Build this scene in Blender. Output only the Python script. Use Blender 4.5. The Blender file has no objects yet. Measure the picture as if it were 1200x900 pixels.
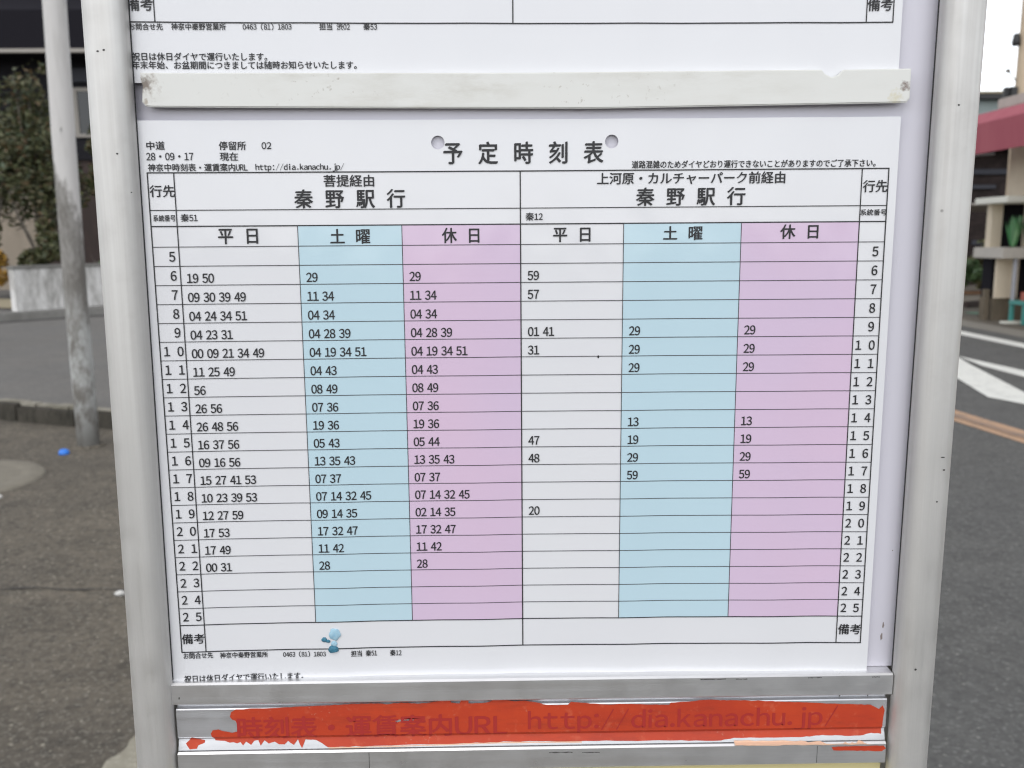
import bpy, bmesh, math, random
from mathutils import Vector, Matrix

scene = bpy.context.scene
COL = scene.collection
R = math.radians

# ------------------------------------------------------------------ camera
cam_d = bpy.data.cameras.new('camera')
cam_d.sensor_width = 36.0
cam_d.lens = 36.0 * 1037 / 1200
cam_d.clip_start = 0.02
cam_d.clip_end = 2000
cam_d.dof.use_dof = True
cam_d.dof.focus_distance = 0.432
cam_d.dof.aperture_fstop = 16.5
cam = bpy.data.objects.new('camera', cam_d)
COL.objects.link(cam)
_yaw, _pit, _rol = 0.014784484, -0.163848164, -0.00735005
_cy, _sy, _cp, _sp = math.cos(_yaw), math.sin(_yaw), math.cos(_pit), math.sin(_pit)
_f = Vector((_sy * _cp, _cy * _cp, _sp))
_r0 = Vector((_cy, -_sy, 0))
_u0 = _r0.cross(_f)
_r = _r0 * math.cos(_rol) + _u0 * math.sin(_rol)
_u = -_r0 * math.sin(_rol) + _u0 * math.cos(_rol)
cam.matrix_world = Matrix(((_r.x, _u.x, -_f.x, -0.0108805),
                           (_r.y, _u.y, -_f.y, -0.4215373),
                           (_r.z, _u.z, -_f.z, 1.38),
                           (0, 0, 0, 1)))
scene.camera = cam

# ------------------------------------------------------------------ world, sun, exposure
SUN_EL, SUN_AZ = 58.0, 200.0          # azimuth: compass bearing from +Y, clockwise
world = bpy.data.worlds.new('World')
scene.world = world
world.use_nodes = True
wn, wl = world.node_tree.nodes, world.node_tree.links
wn.clear()
w_out = wn.new('ShaderNodeOutputWorld')
w_bg = wn.new('ShaderNodeBackground')
w_sky = wn.new('ShaderNodeTexSky')
w_sky.sky_type = 'NISHITA'
w_sky.sun_disc = False
w_sky.sun_elevation = R(SUN_EL)
w_sky.sun_rotation = R(SUN_AZ)
w_sky.dust_density = 1.0
w_hsv = wn.new('ShaderNodeHueSaturation')
w_hsv.inputs['Saturation'].default_value = 0.18
# thin, high cloud over the whole sky
w_tc = wn.new('ShaderNodeTexCoord')
w_no = wn.new('ShaderNodeTexNoise')
w_no.inputs['Scale'].default_value = 2.2
w_no.inputs['Detail'].default_value = 5
w_mr = wn.new('ShaderNodeMapRange')
w_mr.inputs[1].default_value = 0.35
w_mr.inputs[2].default_value = 0.7
w_mr.inputs[3].default_value = 1.42
w_mr.inputs[4].default_value = 1.95
w_mul = wn.new('ShaderNodeMix')
w_mul.data_type = 'RGBA'
w_mul.blend_type = 'MULTIPLY'
w_mul.inputs[0].default_value = 1.0
wl.new(w_sky.outputs[0], w_hsv.inputs['Color'])
wl.new(w_tc.outputs['Generated'], w_no.inputs['Vector'])
wl.new(w_no.outputs[0], w_mr.inputs[0])
wl.new(w_hsv.outputs[0], w_mul.inputs[6])
# bright haze towards the horizon, as under an overcast sky
w_sep = wn.new('ShaderNodeSeparateXYZ')
wl.new(w_tc.outputs['Generated'], w_sep.inputs[0])
w_hz = wn.new('ShaderNodeMapRange')
w_hz.inputs[1].default_value = 0.0
w_hz.inputs[2].default_value = 0.8
w_hz.inputs[3].default_value = 1.25
w_hz.inputs[4].default_value = 0.85
wl.new(w_sep.outputs[2], w_hz.inputs[0])
w_mm = wn.new('ShaderNodeMath')
w_mm.operation = 'MULTIPLY'
wl.new(w_mr.outputs[0], w_mm.inputs[0])
wl.new(w_hz.outputs[0], w_mm.inputs[1])
wl.new(w_mm.outputs[0], w_mul.inputs[7])
wl.new(w_mul.outputs[2], w_bg.inputs['Color'])
wl.new(w_bg.outputs[0], w_out.inputs['Surface'])
w_bg.inputs['Strength'].default_value = 0.15

sun_d = bpy.data.lights.new('sun', 'SUN')
sun_d.energy = 0.5
sun_d.angle = R(25)
sun_d.color = (1.0, 0.965, 0.91)
sun = bpy.data.objects.new('sun', sun_d)
COL.objects.link(sun)
_d = Vector((math.sin(R(SUN_AZ)) * math.cos(R(SUN_EL)), math.cos(R(SUN_AZ)) * math.cos(R(SUN_EL)), math.sin(R(SUN_EL))))
sun.rotation_euler = _d.to_track_quat('Z', 'Y').to_euler()
sun.location = (0, -6, 12)

scene.view_settings.view_transform = 'Standard'
scene.view_settings.look = 'None'
scene.view_settings.gamma = 1
scene.view_settings.exposure = 0.13
scene.render.film_transparent = False
scene.cycles.filter_width = 1.2

# ------------------------------------------------------------------ helpers
def s2l(v):
    v /= 255.0
    return v / 12.92 if v <= 0.04045 else ((v + 0.055) / 1.055) ** 2.4

def rgb(r, g, b):
    return (s2l(r), s2l(g), s2l(b), 1)

class Mat:
    """Principled material with a few helpers for procedural colour, roughness and bump."""
    def __init__(self, name, color, rough=0.6, metal=0.0, spec=0.5):
        self.m = bpy.data.materials.new(name)
        self.m.use_nodes = True
        self.n, self.l = self.m.node_tree.nodes, self.m.node_tree.links
        self.b = self.n['Principled BSDF']
        self.b.inputs['Base Color'].default_value = color
        self.b.inputs['Roughness'].default_value = rough
        self.b.inputs['Metallic'].default_value = metal
        self.b.inputs['Specular IOR Level'].default_value = spec
        self.tc = self.n.new('ShaderNodeTexCoord')
        self.src = None
        self.col = color
        self.hgt = None
    def vec(self, scale=(1, 1, 1)):
        mp = self.n.new('ShaderNodeMapping')
        mp.inputs['Scale'].default_value = scale
        self.l.new(self.tc.outputs['Object'], mp.inputs['Vector'])
        return mp.outputs[0]
    def noise(self, scale, detail=4, stretch=(1, 1, 1), rough=0.6):
        t = self.n.new('ShaderNodeTexNoise')
        t.inputs['Scale'].default_value = scale
        t.inputs['Detail'].default_value = detail
        t.inputs['Roughness'].default_value = rough
        self.l.new(self.vec(stretch), t.inputs['Vector'])
        return t.outputs[0]
    def voro(self, scale, feature='F1', stretch=(1, 1, 1), out=0):
        t = self.n.new('ShaderNodeTexVoronoi')
        t.inputs['Scale'].default_value = scale
        t.feature = feature
        self.l.new(self.vec(stretch), t.inputs['Vector'])
        return t.outputs[out]
    def rng(self, s, a, b, c=0.0, d=1.0):
        t = self.n.new('ShaderNodeMapRange')
        t.inputs[1].default_value = a
        t.inputs[2].default_value = b
        t.inputs[3].default_value = c
        t.inputs[4].default_value = d
        self.l.new(s, t.inputs[0])
        return t.outputs[0]
    def math(self, op, a, b):
        t = self.n.new('ShaderNodeMath')
        t.operation = op
        for i, v in enumerate((a, b)):
            if isinstance(v, (int, float)):
                t.inputs[i].default_value = v
            else:
                self.l.new(v, t.inputs[i])
        return t.outputs[0]
    def axis(self, i):
        t = self.n.new('ShaderNodeSeparateXYZ')
        self.l.new(self.tc.outputs['Object'], t.inputs[0])
        return t.outputs[i]
    def layer(self, fac, color, mode='MIX'):
        """mix a colour over what is there, by a factor"""
        t = self.n.new('ShaderNodeMix')
        t.data_type = 'RGBA'
        t.blend_type = mode
        if isinstance(fac, (int, float)):
            t.inputs[0].default_value = fac
        else:
            self.l.new(fac, t.inputs[0])
        if self.src is None:
            t.inputs[6].default_value = self.col
        else:
            self.l.new(self.src, t.inputs[6])
        t.inputs[7].default_value = color
        self.src = t.outputs[2]
        self.l.new(self.src, self.b.inputs['Base Color'])
        return self
    def island(self, colors):
        """a random colour per loose piece (leaves)"""
        g = self.n.new('ShaderNodeNewGeometry')
        cr = self.n.new('ShaderNodeValToRGB')
        el = cr.color_ramp.elements
        while len(el) < len(colors):
            el.new(0.5)
        for i, c in enumerate(colors):
            el[i].position = i / (len(colors) - 1)
            el[i].color = c
        self.l.new(g.outputs['Random Per Island'], cr.inputs[0])
        self.src = cr.outputs[0]
        self.l.new(self.src, self.b.inputs['Base Color'])
        return self
    def rough(self, s):
        self.l.new(s, self.b.inputs['Roughness'])
        return self
    def bump(self, s, strength=0.3, dist=0.01, coat=False):
        t = self.n.new('ShaderNodeBump')
        t.inputs['Strength'].default_value = strength
        t.inputs['Distance'].default_value = dist
        self.l.new(s, t.inputs['Height'])
        self.l.new(t.outputs[0], self.b.inputs['Coat Normal' if coat else 'Normal'])
        return self

def tag(o, label=None, cat=None, group=None, kind=None):
    if label: o['label'] = label
    if cat: o['category'] = cat
    if group: o['group'] = group
    if kind: o['kind'] = kind
    return o

def empty(name, loc=(0, 0, 0), rz=0):
    o = bpy.data.objects.new(name, None)
    o.location = loc
    o.rotation_euler = (0, 0, rz)
    o.empty_display_size = 0.1
    COL.objects.link(o)
    return o

def link(name, me, mats, parent=None, loc=None):
    if not isinstance(mats, (list, tuple)):
        mats = [mats]
    for m in mats:
        me.materials.append(m.m if isinstance(m, Mat) else m)
    o = bpy.data.objects.new(name, me)
    COL.objects.link(o)
    if loc: o.location = loc
    if parent: o.parent = parent
    return o

class MB:
    """collects verts and faces, then links them as ONE mesh object"""
    def __init__(self):
        self.v, self.f, self.mi, self.sm = [], [], [], []
    def add(self, vs, fs, mi=0, smooth=False):
        o = len(self.v)
        self.v += [tuple(p) for p in vs]
        for f in fs:
            self.f.append([i + o for i in f]); self.mi.append(mi); self.sm.append(smooth)
    def box(self, x0, x1, y0, y1, z0, z1, mi=0):
        vs = [(x, y, z) for z in (z0, z1) for y in (y0, y1) for x in (x0, x1)]
        self.add(vs, [(0, 2, 3, 1), (4, 5, 7, 6), (0, 1, 5, 4), (2, 6, 7, 3), (0, 4, 6, 2), (1, 3, 7, 5)], mi)
    def obox(self, c, ax, ay, hx, hy, z0, z1, mi=0):
        """box with horizontal axes ax, ay (unit 2-vectors) about centre c"""
        vs = []
        for z in (z0, z1):
            for sy in (-1, 1):
                for sx in (-1, 1):
                    vs.append((c[0] + ax[0] * hx * sx + ay[0] * hy * sy, c[1] + ax[1] * hx * sx + ay[1] * hy * sy, z))
        self.add(vs, [(0, 2, 3, 1), (4, 5, 7, 6), (0, 1, 5, 4), (2, 6, 7, 3), (0, 4, 6, 2), (1, 3, 7, 5)], mi)
    def poly_prism(self, pts, z0, z1, mi=0):
        n = len(pts)
        self.add([(x, y, z0) for x, y in pts] + [(x, y, z1) for x, y in pts],
                 [list(range(n))[::-1], list(range(n, 2 * n))] + [(i, (i + 1) % n, n + (i + 1) % n, n + i) for i in range(n)], mi)
    def sweep(self, prof, a, b, mi=0):
        """closed profile [(along, z)] swept from a to b, 'along' measured to the right of a->b"""
        d = Vector((b[0] - a[0], b[1] - a[1])).normalized()
        nrm = Vector((d.y, -d.x))
        n = len(prof)
        vs = [(p[0] + nrm.x * s, p[1] + nrm.y * s, z) for p in (a, b) for s, z in prof]
        self.add(vs, [list(range(n)), list(range(n, 2 * n))[::-1]] + [(i, n + i, n + (i + 1) % n, (i + 1) % n) for i in range(n)], mi)
    def tube(self, pts, rad, seg=16, mi=0, cap=True):
        rs = rad if isinstance(rad, (list, tuple)) else [rad] * len(pts)
        vs, fs = [], []
        P = [Vector(p) for p in pts]
        for i, p in enumerate(P):
            t = (P[min(i + 1, len(P) - 1)] - P[max(i - 1, 0)]).normalized()
            a = t.cross(Vector((0, 0, 1)) if abs(t.z) < 0.9 else Vector((1, 0, 0))).normalized()
            b = t.cross(a)
            for k in range(seg):
                an = 2 * math.pi * k / seg
                vs.append(p + a * rs[i] * math.cos(an) + b * rs[i] * math.sin(an))
        for i in range(len(P) - 1):
            for k in range(seg):
                fs.append((i * seg + k, i * seg + (k + 1) % seg, (i + 1) * seg + (k + 1) % seg, (i + 1) * seg + k))
        self.add(vs, fs, mi, True)
        if cap:
            self.add(vs[:seg], [list(range(seg))[::-1]], mi)
            self.add(vs[-seg:], [list(range(seg))], mi)
    def lathe(self, prof, c, seg=32, mi=0):
        vs, fs = [], []
        for r, z in prof:
            for k in range(seg):
                a = 2 * math.pi * k / seg
                vs.append((c[0] + r * math.cos(a), c[1] + r * math.sin(a), c[2] + z))
        for i in range(len(prof) - 1):
            for k in range(seg):
                fs.append((i * seg + k, i * seg + (k + 1) % seg, (i + 1) * seg + (k + 1) % seg, (i + 1) * seg + k))
        self.add(vs, fs, mi, True)
    def build(self, name, mats, parent=None, bevel=0, fix=True, seg=2):
        me = bpy.data.meshes.new(name)
        me.from_pydata(self.v, [], self.f)
        me.polygons.foreach_set('material_index', self.mi)
        me.polygons.foreach_set('use_smooth', self.sm)
        if fix or bevel:
            bm = bmesh.new(); bm.from_mesh(me)
            if fix:
                bmesh.ops.recalc_face_normals(bm, faces=bm.faces)
            if bevel:
                es = [e for e in bm.edges if len(e.link_faces) == 2 and e.calc_face_angle(0) > 0.6]
                bmesh.ops.bevel(bm, geom=es, offset=bevel, segments=seg, affect='EDGES', clamp_overlap=True)
            bm.to_mesh(me); bm.free()
        me.update()
        return link(name, me, mats, parent)

def flat(name, pts, z, mat, parent=None):
    me = bpy.data.meshes.new(name)
    me.from_pydata([(x, y, z) for x, y in pts], [], [list(range(len(pts)))])
    me.update()
    if me.polygons[0].normal.z < 0:
        me.flip_normals()
    return link(name, me, mat, parent)

# ------------------------------------------------------------------ materials
M = {}
def asphalt(name, base, light, dark, warm, sc=1.0, spots=0.35):
    m = Mat(name, base, 0.92, 0, 0.25)
    m.layer(m.rng(m.noise(0.9 * sc, 5), 0.35, 0.7), warm)
    m.layer(m.rng(m.noise(3.5 * sc, 6, rough=0.75), 0.42, 0.7, 0, 0.55), dark)
    m.layer(m.rng(m.noise(26 * sc, 3, rough=0.6), 0.46, 0.66, 0, 0.55), dark)
    m.layer(m.rng(m.noise(60 * sc, 2, rough=0.5), 0.55, 0.70, 0, 0.45), light)
    m.layer(m.math('MULTIPLY', m.rng(m.voro(42 * sc), 0.16, 0.30, spots, 0), m.rng(m.noise(31 * sc, 1), .54, .62)), (min(1, light[0] * 1.35), min(1, light[1] * 1.33), min(1, light[2] * 1.25), 1))
    m.layer(m.math('MULTIPLY', m.rng(m.voro(85 * sc), 0.10, 0.34, spots, 0), m.rng(m.noise(45 * sc, 2), .45, .6)), light)
    m.layer(m.math('MULTIPLY', m.rng(m.voro(120 * sc), 0.10, 0.36, spots, 0), m.rng(m.noise(38 * sc, 2), .52, .42)), dark)
    m.bump(m.noise(90 * sc, 4, rough=0.8), 0.6, 0.006)
    return m
M['lot'] = asphalt('lot_asphalt', (.108, .095, .078, 1), (.29, .27, .23, 1), (.040, .037, .032, 1), (.180, .154, .118, 1), 1.0, .75)
M['road'] = asphalt('road_asphalt', (.116, .115, .110, 1), (.235, .235, .225, 1), (.064, .063, .062, 1), (.120, .118, .111, 1), 1.0, 0.5)
M['side'] = asphalt('side_road_asphalt', (.155, .151, .142, 1), (.24, .23, .22, 1), (.105, .10, .096, 1), (.175, .165, .15, 1))
def concrete(name, base, dirt, sc=1.0, amt=0.6):
    m = Mat(name, base, 0.9, 0, 0.3)
    m.layer(m.rng(m.noise(2.5 * sc, 6, (1, 1, 0.35), 0.7), 0.4, 0.72, 0, amt), dirt)
    m.layer(m.rng(m.noise(40 * sc, 3), 0.45, 0.7, 0, 0.35), dirt)
    m.bump(m.noise(60 * sc, 4), 0.4, 0.004)
    return m
M['kerb'] = concrete('kerb_concrete', (.072, .064, .052, 1), (.018, .018, .013, 1), 5, 0.98)
M['kerb_lip'] = concrete('kerb_top_concrete', (.30, .28, .235, 1), (.12, .11, .08, 1), 3, 0.9)
M['far_kerb'] = concrete('far_kerb_concrete', (.24, .235, .22, 1), (.09, .085, .075, 1), 2)
M['cover'] = concrete('cover_concrete', (.225, .205, .165, 1), (.15, .135, .11, 1), 4)
M['patch'] = asphalt('patch_concrete', (.33, .31, .25, 1), (.45, .43, .36, 1), (.2, .18, .14, 1), (.30, .27, .21, 1))
M['block'] = concrete('block_wall_concrete', (.74, .73, .71, 1), (.20, .19, .17, 1), 2.2, 0.95)
M['gutter'] = concrete('gutter_concrete', (.24, .225, .195, 1), (.15, .14, .12, 1), 2)
def paint(name, c, wear, worn=(.12, .12, .118, 1)):
    m = Mat(name, c, 0.75, 0, 0.4)
    m.layer(m.rng(m.noise(7, 6, rough=0.8), 0.5, 0.75, 0, wear), worn)
    m.layer(m.rng(m.noise(60, 3), 0.5, 0.75, 0, 0.5 * wear), worn)
    return m
M['white_line'] = paint('white_road_paint', (.74, .74, .69, 1), 0.45)
M['orange_line'] = paint('orange_road_paint', (.46, .29, .18, 1), 0.9)
M['tar'] = Mat('joint_tar', (.045, .042, .04, 1), 0.9)
M['dark_leaf'] = Mat('dark_leaf', (.03, .04, .02, 1), 0.55)
M['dark_leaf'].island([(.026, .032, .014, 1), (.05, .058, .022, 1), (.075, .08, .03, 1), (.10, .10, .04, 1), (.045, .06, .02, 1), (.14, .085, .04, 1), (.055, .08, .042, 1), (.04, .05, .018, 1), (.15, .15, .08, 1)])
M['olive_leaf'] = Mat('olive_leaf', (.05, .06, .02, 1), 0.6)
M['olive_leaf'].island([(.05, .06, .022, 1), (.08, .095, .03, 1), (.13, .13, .05, 1), (.16, .12, .06, 1), (.06, .07, .03, 1)])
M['green_leaf'] = Mat('green_leaf', (.04, .08, .03, 1), 0.5)
M['green_leaf'].island([(.02, .045, .015, 1), (.04, .085, .025, 1), (.07, .12, .04, 1), (.03, .06, .02, 1)])
M['yellow_leaf'] = Mat('yellow_leaf', (.4, .22, .03, 1), 0.6)
M['yellow_leaf'].island([(.36, .19, .025, 1), (.45, .27, .04, 1), (.28, .13, .02, 1), (.06, .06, .02, 1)])
M['bark'] = Mat('bark', (.10, .085, .07, 1), 0.9)
M['bark'].layer(M['bark'].rng(M['bark'].noise(20, 4, (1, 1, .2)), .4, .7), (.2, .18, .15, 1))
M['dark_wall'] = Mat('charcoal_siding', (.016, .0155, .019, 1), 0.8, 0, 0.15)
M['dark_wall'].layer(M['dark_wall'].rng(M['dark_wall'].noise(3, 5), .4, .7, 0, .6), (.022, .021, .024, 1))
M['roof_dark'] = Mat('charcoal_roof', (.013, .012, .016, 1), 0.85, 0, 0.1)
M['grey_wall'] = Mat('slate_grey_panel', (.055, .057, .068, 1), 0.8, 0, 0.2)
M['tan_wall'] = concrete('tan_render', (.34, .29, .235, 1), (.2, .17, .13, 1), 1)
M['brown_wood'] = Mat('dark_brown_wood', (.035, .021, .018, 1), 0.7)
M['brown_wood'].layer(M['brown_wood'].rng(M['brown_wood'].noise(14, 4, (1, 1, .08)), .45, .7), (.06, .036, .03, 1))
M['dark_timber'] = Mat('dark_timber', (.022, .016, .015, 1), 0.8, 0, 0.2)
M['dark_timber'].layer(M['dark_timber'].rng(M['dark_timber'].noise(3, 5, (1, 1, 2.5), .7), .45, .7), (.045, .032, .03, 1))
M['pale_trim'] = Mat('pale_trim', (.30, .275, .245, 1), 0.6)
M['dark_glass'] = Mat('dark_window_glass', (.012, .014, .016, 1), 0.08)
M['sand'] = concrete('sand_path', (.36, .31, .22, 1), (.2, .18, .1, 1), 2)
M['cream'] = concrete('cream_render', (.70, .61, .48, 1), (.52, .44, .33, 1), 1, 0.5)
M['maroon'] = Mat('maroon_awning_cloth', (.33, .068, .095, 1), 0.7)
M['maroon'].layer(M['maroon'].rng(M['maroon'].noise(4, 5, (1, 1, .3)), .4, .75, 0, .5), (.40, .11, .13, 1))
M['counter'] = Mat('off_white_board', (.68, .67, .60, 1), 0.5)
M['ledge'] = concrete('ledge_grey', (.46, .43, .39, 1), (.3, .28, .25, 1), 3, .4)
M['base'] = concrete('brown_base', (.16, .13, .095, 1), (.08, .07, .05, 1), 3)
M['steel'] = Mat('grey_steel', (.32, .32, .35, 1), 0.45, 0.3)
M['teal'] = Mat('teal_plastic', (.06, .26, .235, 1), 0.4)
M['red'] = Mat('dull_red_plastic', (.38, .10, .07, 1), 0.5)
M['bright_leaf'] = Mat('bright_leaf', (.10, .42, .11, 1), 0.5)
M['bright_leaf'].island([(.05, .20, .07, 1), (.09, .30, .11, 1), (.20, .38, .19, 1), (.03, .11, .04, 1)])
M['deep_leaf'] = Mat('deep_leaf', (.012, .12, .03, 1), 0.5)
M['deep_leaf'].island([(.01, .07, .02, 1), (.015, .14, .04, 1), (.03, .2, .06, 1)])
M['green_paint'] = paint('faded_green_paint', (.09, .24, .15, 1), .8)
M['soil'] = concrete('orange_soil', (.20, .10, .045, 1), (.08, .05, .03, 1), 3)
M['pole_conc'] = concrete('utility_pole_concrete', (.56, .45, .33, 1), (.4, .31, .22, 1), 2, .5)
M['black'] = Mat('black_metal', (.02, .02, .021, 1), 0.5)
M['teal_grey'] = concrete('grey_green_siding', (.30, .345, .335, 1), (.22, .26, .25, 1), 1, .4)
M['blue_cap'] = Mat('blue_plastic', (.03, .20, .72, 1), 0.3)
M['scrap'] = Mat('white_scrap', (.55, .54, .51, 1), 0.7)

# street pole: pale paint above, weathered bare metal below, peeled along a ragged border
m = M['street_pole'] = Mat('weathered_pole_paint', (.55, .535, .52, 1), 0.6, 0, 0.4)
z = m.axis(2)
edge = m.math('ADD', m.math('ADD', z, m.math('MULTIPLY', m.axis(0), 3.2)), m.rng(m.noise(5, 5, (1, 1, .5), .75), .3, .7, -.28, .28))
m.layer(m.rng(m.noise(18, 4, (1, 1, .12)), .5, .7, 0, .5), (.40, .385, .37, 1))
m.layer(m.rng(edge, 1.84, 1.66), (.15, .14, .126, 1))
m.layer(m.math('MULTIPLY', m.rng(edge, 1.74, 1.66), m.rng(m.noise(11, 5, (1, 1, .35), .8), .45, .62)), (.26, .25, .235, 1))
m.layer(m.math('MULTIPLY', m.rng(z, 1.1, .75), m.rng(m.noise(9, 5, (1, 1, .4), .8), .42, .56, 0, .95)), (.42, .43, .42, 1))
m.layer(m.rng(z, .40, .05, 0, .8), (.06, .054, .044, 1))
m.layer(m.math('MULTIPLY', m.rng(z, 1.85, 2.1), m.rng(m.noise(16, 4, (1, 1, .22), .7), .62, .66)), (.10, .095, .09, 1))

# sign metal: satin anodised aluminium with drawn streaks and small scuffs
def alu(name, base, streak, rough=0.42, along=0):
    m = Mat(name, base, rough, 0.85, 0.5)
    st = [1, 1, 1]; st[along] = 0.02
    n1 = m.noise(260, 3, tuple(st))
    n2 = m.noise(35, 4, (1, 1, 1), .7)
    m.layer(m.rng(n1, .35, .7, 0, .55), streak)
    m.layer(m.rng(n2, .55, .8, 0, .4), streak)
    sp = m.voro(55)
    m.layer(m.math('MULTIPLY', m.rng(sp, .055, .03), m.rng(m.noise(9, 2), .60, .66)), (.10, .09, .08, 1))
    m.rough(m.rng(m.math('ADD', n1, n2), .7, 1.3, rough - .1, rough + .14))
    m.bump(n1, .04, .0004)
    return m
M['post'] = alu('post_aluminium', (.65, .64, .62, 1), (.56, .545, .525, 1), .58, 2)
M['rail'] = alu('rail_aluminium', (.80, .80, .805, 1), (.58, .58, .59, 1), .36, 0)
M['plate'] = alu('channel_aluminium', (.70, .705, .73, 1), (.54, .545, .56, 1), .46, 0)
M['board'] = Mat('lavender_white_board', (.66, .645, .715, 1), 0.35)
M['board'].layer(M['board'].rng(M['board'].noise(12, 5, (1, 1, .5)), .5, .75, 0, .35), (.58, .565, .62, 1))
M['panel'] = Mat('pale_yellow_panel', (.66, .58, .30, 1), 0.5)

# laminated paper: matt print under a thin clear film that is not perfectly flat
def lam(name, c):
    m = Mat(name, c, 0.55, 0, 0.3)
    m.b.inputs['Coat Weight'].default_value = 0.9
    m.b.inputs['Coat Roughness'].default_value = 0.12
    m.layer(m.rng(m.noise(9, 4), .45, .75, 0, .3), (c[0] * .95, c[1] * .95, c[2] * .955, 1))
    m.bump(m.noise(14, 3, (1, 1, .6)), 0.6, 0.003, coat=True)
    m.bump(m.noise(8, 2, (1, 1, .45)), 0.35, 0.004)
    return m
M['paper'] = lam('white_paper', (.725, .728, .75, 1))
# pinker patches in the violet print: a pink reflection put into the colour
M['cyan'] = lam('pale_blue_print', (.50, .665, .74, 1))
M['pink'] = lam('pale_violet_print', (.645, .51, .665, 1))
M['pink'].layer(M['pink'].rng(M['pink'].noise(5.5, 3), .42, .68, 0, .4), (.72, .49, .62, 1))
M['ink'] = Mat('black_ink', (.016, .016, .018, 1), 0.5)
M['ink_thin'] = Mat('grey_ink', (.04, .038, .044, 1), 0.5)

m = M['strip'] = Mat('dirty_white_plastic', (.70, .70, .67, 1), 0.4)
m.layer(m.math('MULTIPLY', m.rng(m.noise(9, 3, (1, 1, 3)), .45, .65), m.rng(m.noise(60, 5, (.45, 1, 1.6), .75), .42, .8, 0, .7)), (.42, .385, .31, 1))
m.layer(m.math('MULTIPLY', m.rng(m.noise(14, 2), .5, .6), m.rng(m.noise(300, 3), .64, .72, 0, .6)), (.34, .30, .25, 1))
zz = m.axis(2); xx = m.axis(0)
# grime: in the left corner by the sheet's edge and round the right-hand screw mark
def spot(m, cx, cz, r, col, amt=1.0):
    dx = m.math('SUBTRACT', xx, cx); dz = m.math('SUBTRACT', zz, cz)
    d = m.math('SQRT', m.math('ADD', m.math('MULTIPLY', dx, dx), m.math('MULTIPLY', dz, dz)), 0)
    d = m.math('ADD', d, m.rng(m.noise(420, 3), .3, .7, -r * .5, r * .5))
    m.layer(m.rng(d, r, r * .25, 0, amt), col)

ZT = 1.4107170          # height of the upper edge of the lower timetable's ruling
TW = 0.344352           # width of the ruling
BOW = 0.0023989         # the sheets are pressed back by this much in the middle
spot(m, -.1698, ZT + .0392, .0040, (.05, .032, .026, 1), 1.0)
spot(m, -.1690, ZT + .0390, .0065, (.36, .31, .26, 1), .5)
spot(m, -.1695, ZT + .0310, .0016, (.35, .30, .24, 1), .8)
spot(m, .1768, ZT + .0362, .0026, (.17, .12, .10, 1), .95)
spot(m, .1720, ZT + .0312, .0040, (.60, .56, .40, 1), .7)
m = M['sticker'] = Mat('faded_red_sticker', (.52, .058, .020, 1), 0.45, 0, 0.35)
m.layer(m.rng(m.noise(18, 5, (1, 1, 1.5), .7), .4, .72, 0, .8), (.40, .038, .020, 1))
m.layer(m.rng(m.noise(200, 3), .6, .72, 0, .5), (.58, .12, .06, 1))
m.layer(m.rng(m.noise(45, 6, (.3, 1, 1.6), .8), .52, .8, 0, .7), (.22, .035, .022, 1))
m.layer(m.math('MULTIPLY', m.rng(m.noise(30, 3), .5, .62), m.rng(m.noise(500, 3), .62, .69, 0, .6)), (.55, .22, .15, 1))
M['sticker_ink'] = Mat('darker_red_print', (.385, .033, .028, 1), 0.5, 0, 0.3)
M['residue'] = Mat('pale_orange_residue', (.72, .47, .33, 1), 0.6)
M['putty'] = Mat('blue_putty', (.045, .19, .28, 1), 0.65)
M['putty'].layer(M['putty'].rng(M['putty'].noise(380, 3), .4, .7), (.022, .11, .17, 1))
M['putty_pale'] = Mat('pale_blue_putty', (.33, .52, .63, 1), 0.6)
M['putty_pale'].layer(M['putty_pale'].rng(M['putty_pale'].noise(300, 3), .5, .7), (.25, .45, .60, 1))

# ------------------------------------------------------------------ setting: ground, roads, kerbs
tag(flat('ground', [(-400, -400), (400, -400), (400, 400), (-400, 400)], 0, M['lot']), kind='structure')
tag(flat('road', [(.55, -120), (7.05, -120), (7.05, 300), (.55, 300)], .004, M['road']), kind='structure')

# raised side road beyond the kerb, left of the sign
KA, KB = Vector((-3.93, 6.45)), Vector((-2.88, 6.02))
kd = (KB - KA).normalized()
kn = Vector((-kd.y, kd.x))                       # away from the camera
K0, K1 = KA - kd * 40, KB + kd * 2.4
SZ = .12
FA, FB = Vector((-7.90, 13.69)), Vector((-6.80, 14.90))
fd = (FB - FA).normalized(); fn = Vector((-fd.y, fd.x))
b = MB()
b.poly_prism([tuple(K0 + kn * .16), tuple(K1 + kn * .16), (K1.x + .1, 60), (-90, 60)], -.05, SZ)
tag(b.build('side_road', M['side']), kind='structure')
# kerb: uneven stones, mossy face and a paler worn lip
rnd = random.Random(4)
b = MB()
t, L = 0.0, (K1 - K0).length
while t < L:
    ln = min(.6, L - t)
    p = K0 + kd * (t + ln / 2)
    j = rnd.uniform(-.022, .022)
    b.obox(p + kn * (.075 + j), kd, kn, ln / 2 - .004, .075, -.04, SZ + .008 + rnd.uniform(-.014, .010))
    t += ln
kerb = tag(b.build('kerb', M['kerb'], bevel=.012), kind='structure')
b = MB(); t = 0.0
while t < L:
    ln = min(rnd.uniform(.08, .3), L - t)
    p = K0 + kd * (t + ln / 2)
    b.obox(p + kn * (.085 + rnd.uniform(-.01, .02)), kd, kn, ln / 2, rnd.uniform(.035, .066), SZ - .004, SZ + .012 + rnd.uniform(0, .014))
    t += ln
tag(b.build('kerb_top', M['kerb_lip'], bevel=.004), kind='structure')
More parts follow.
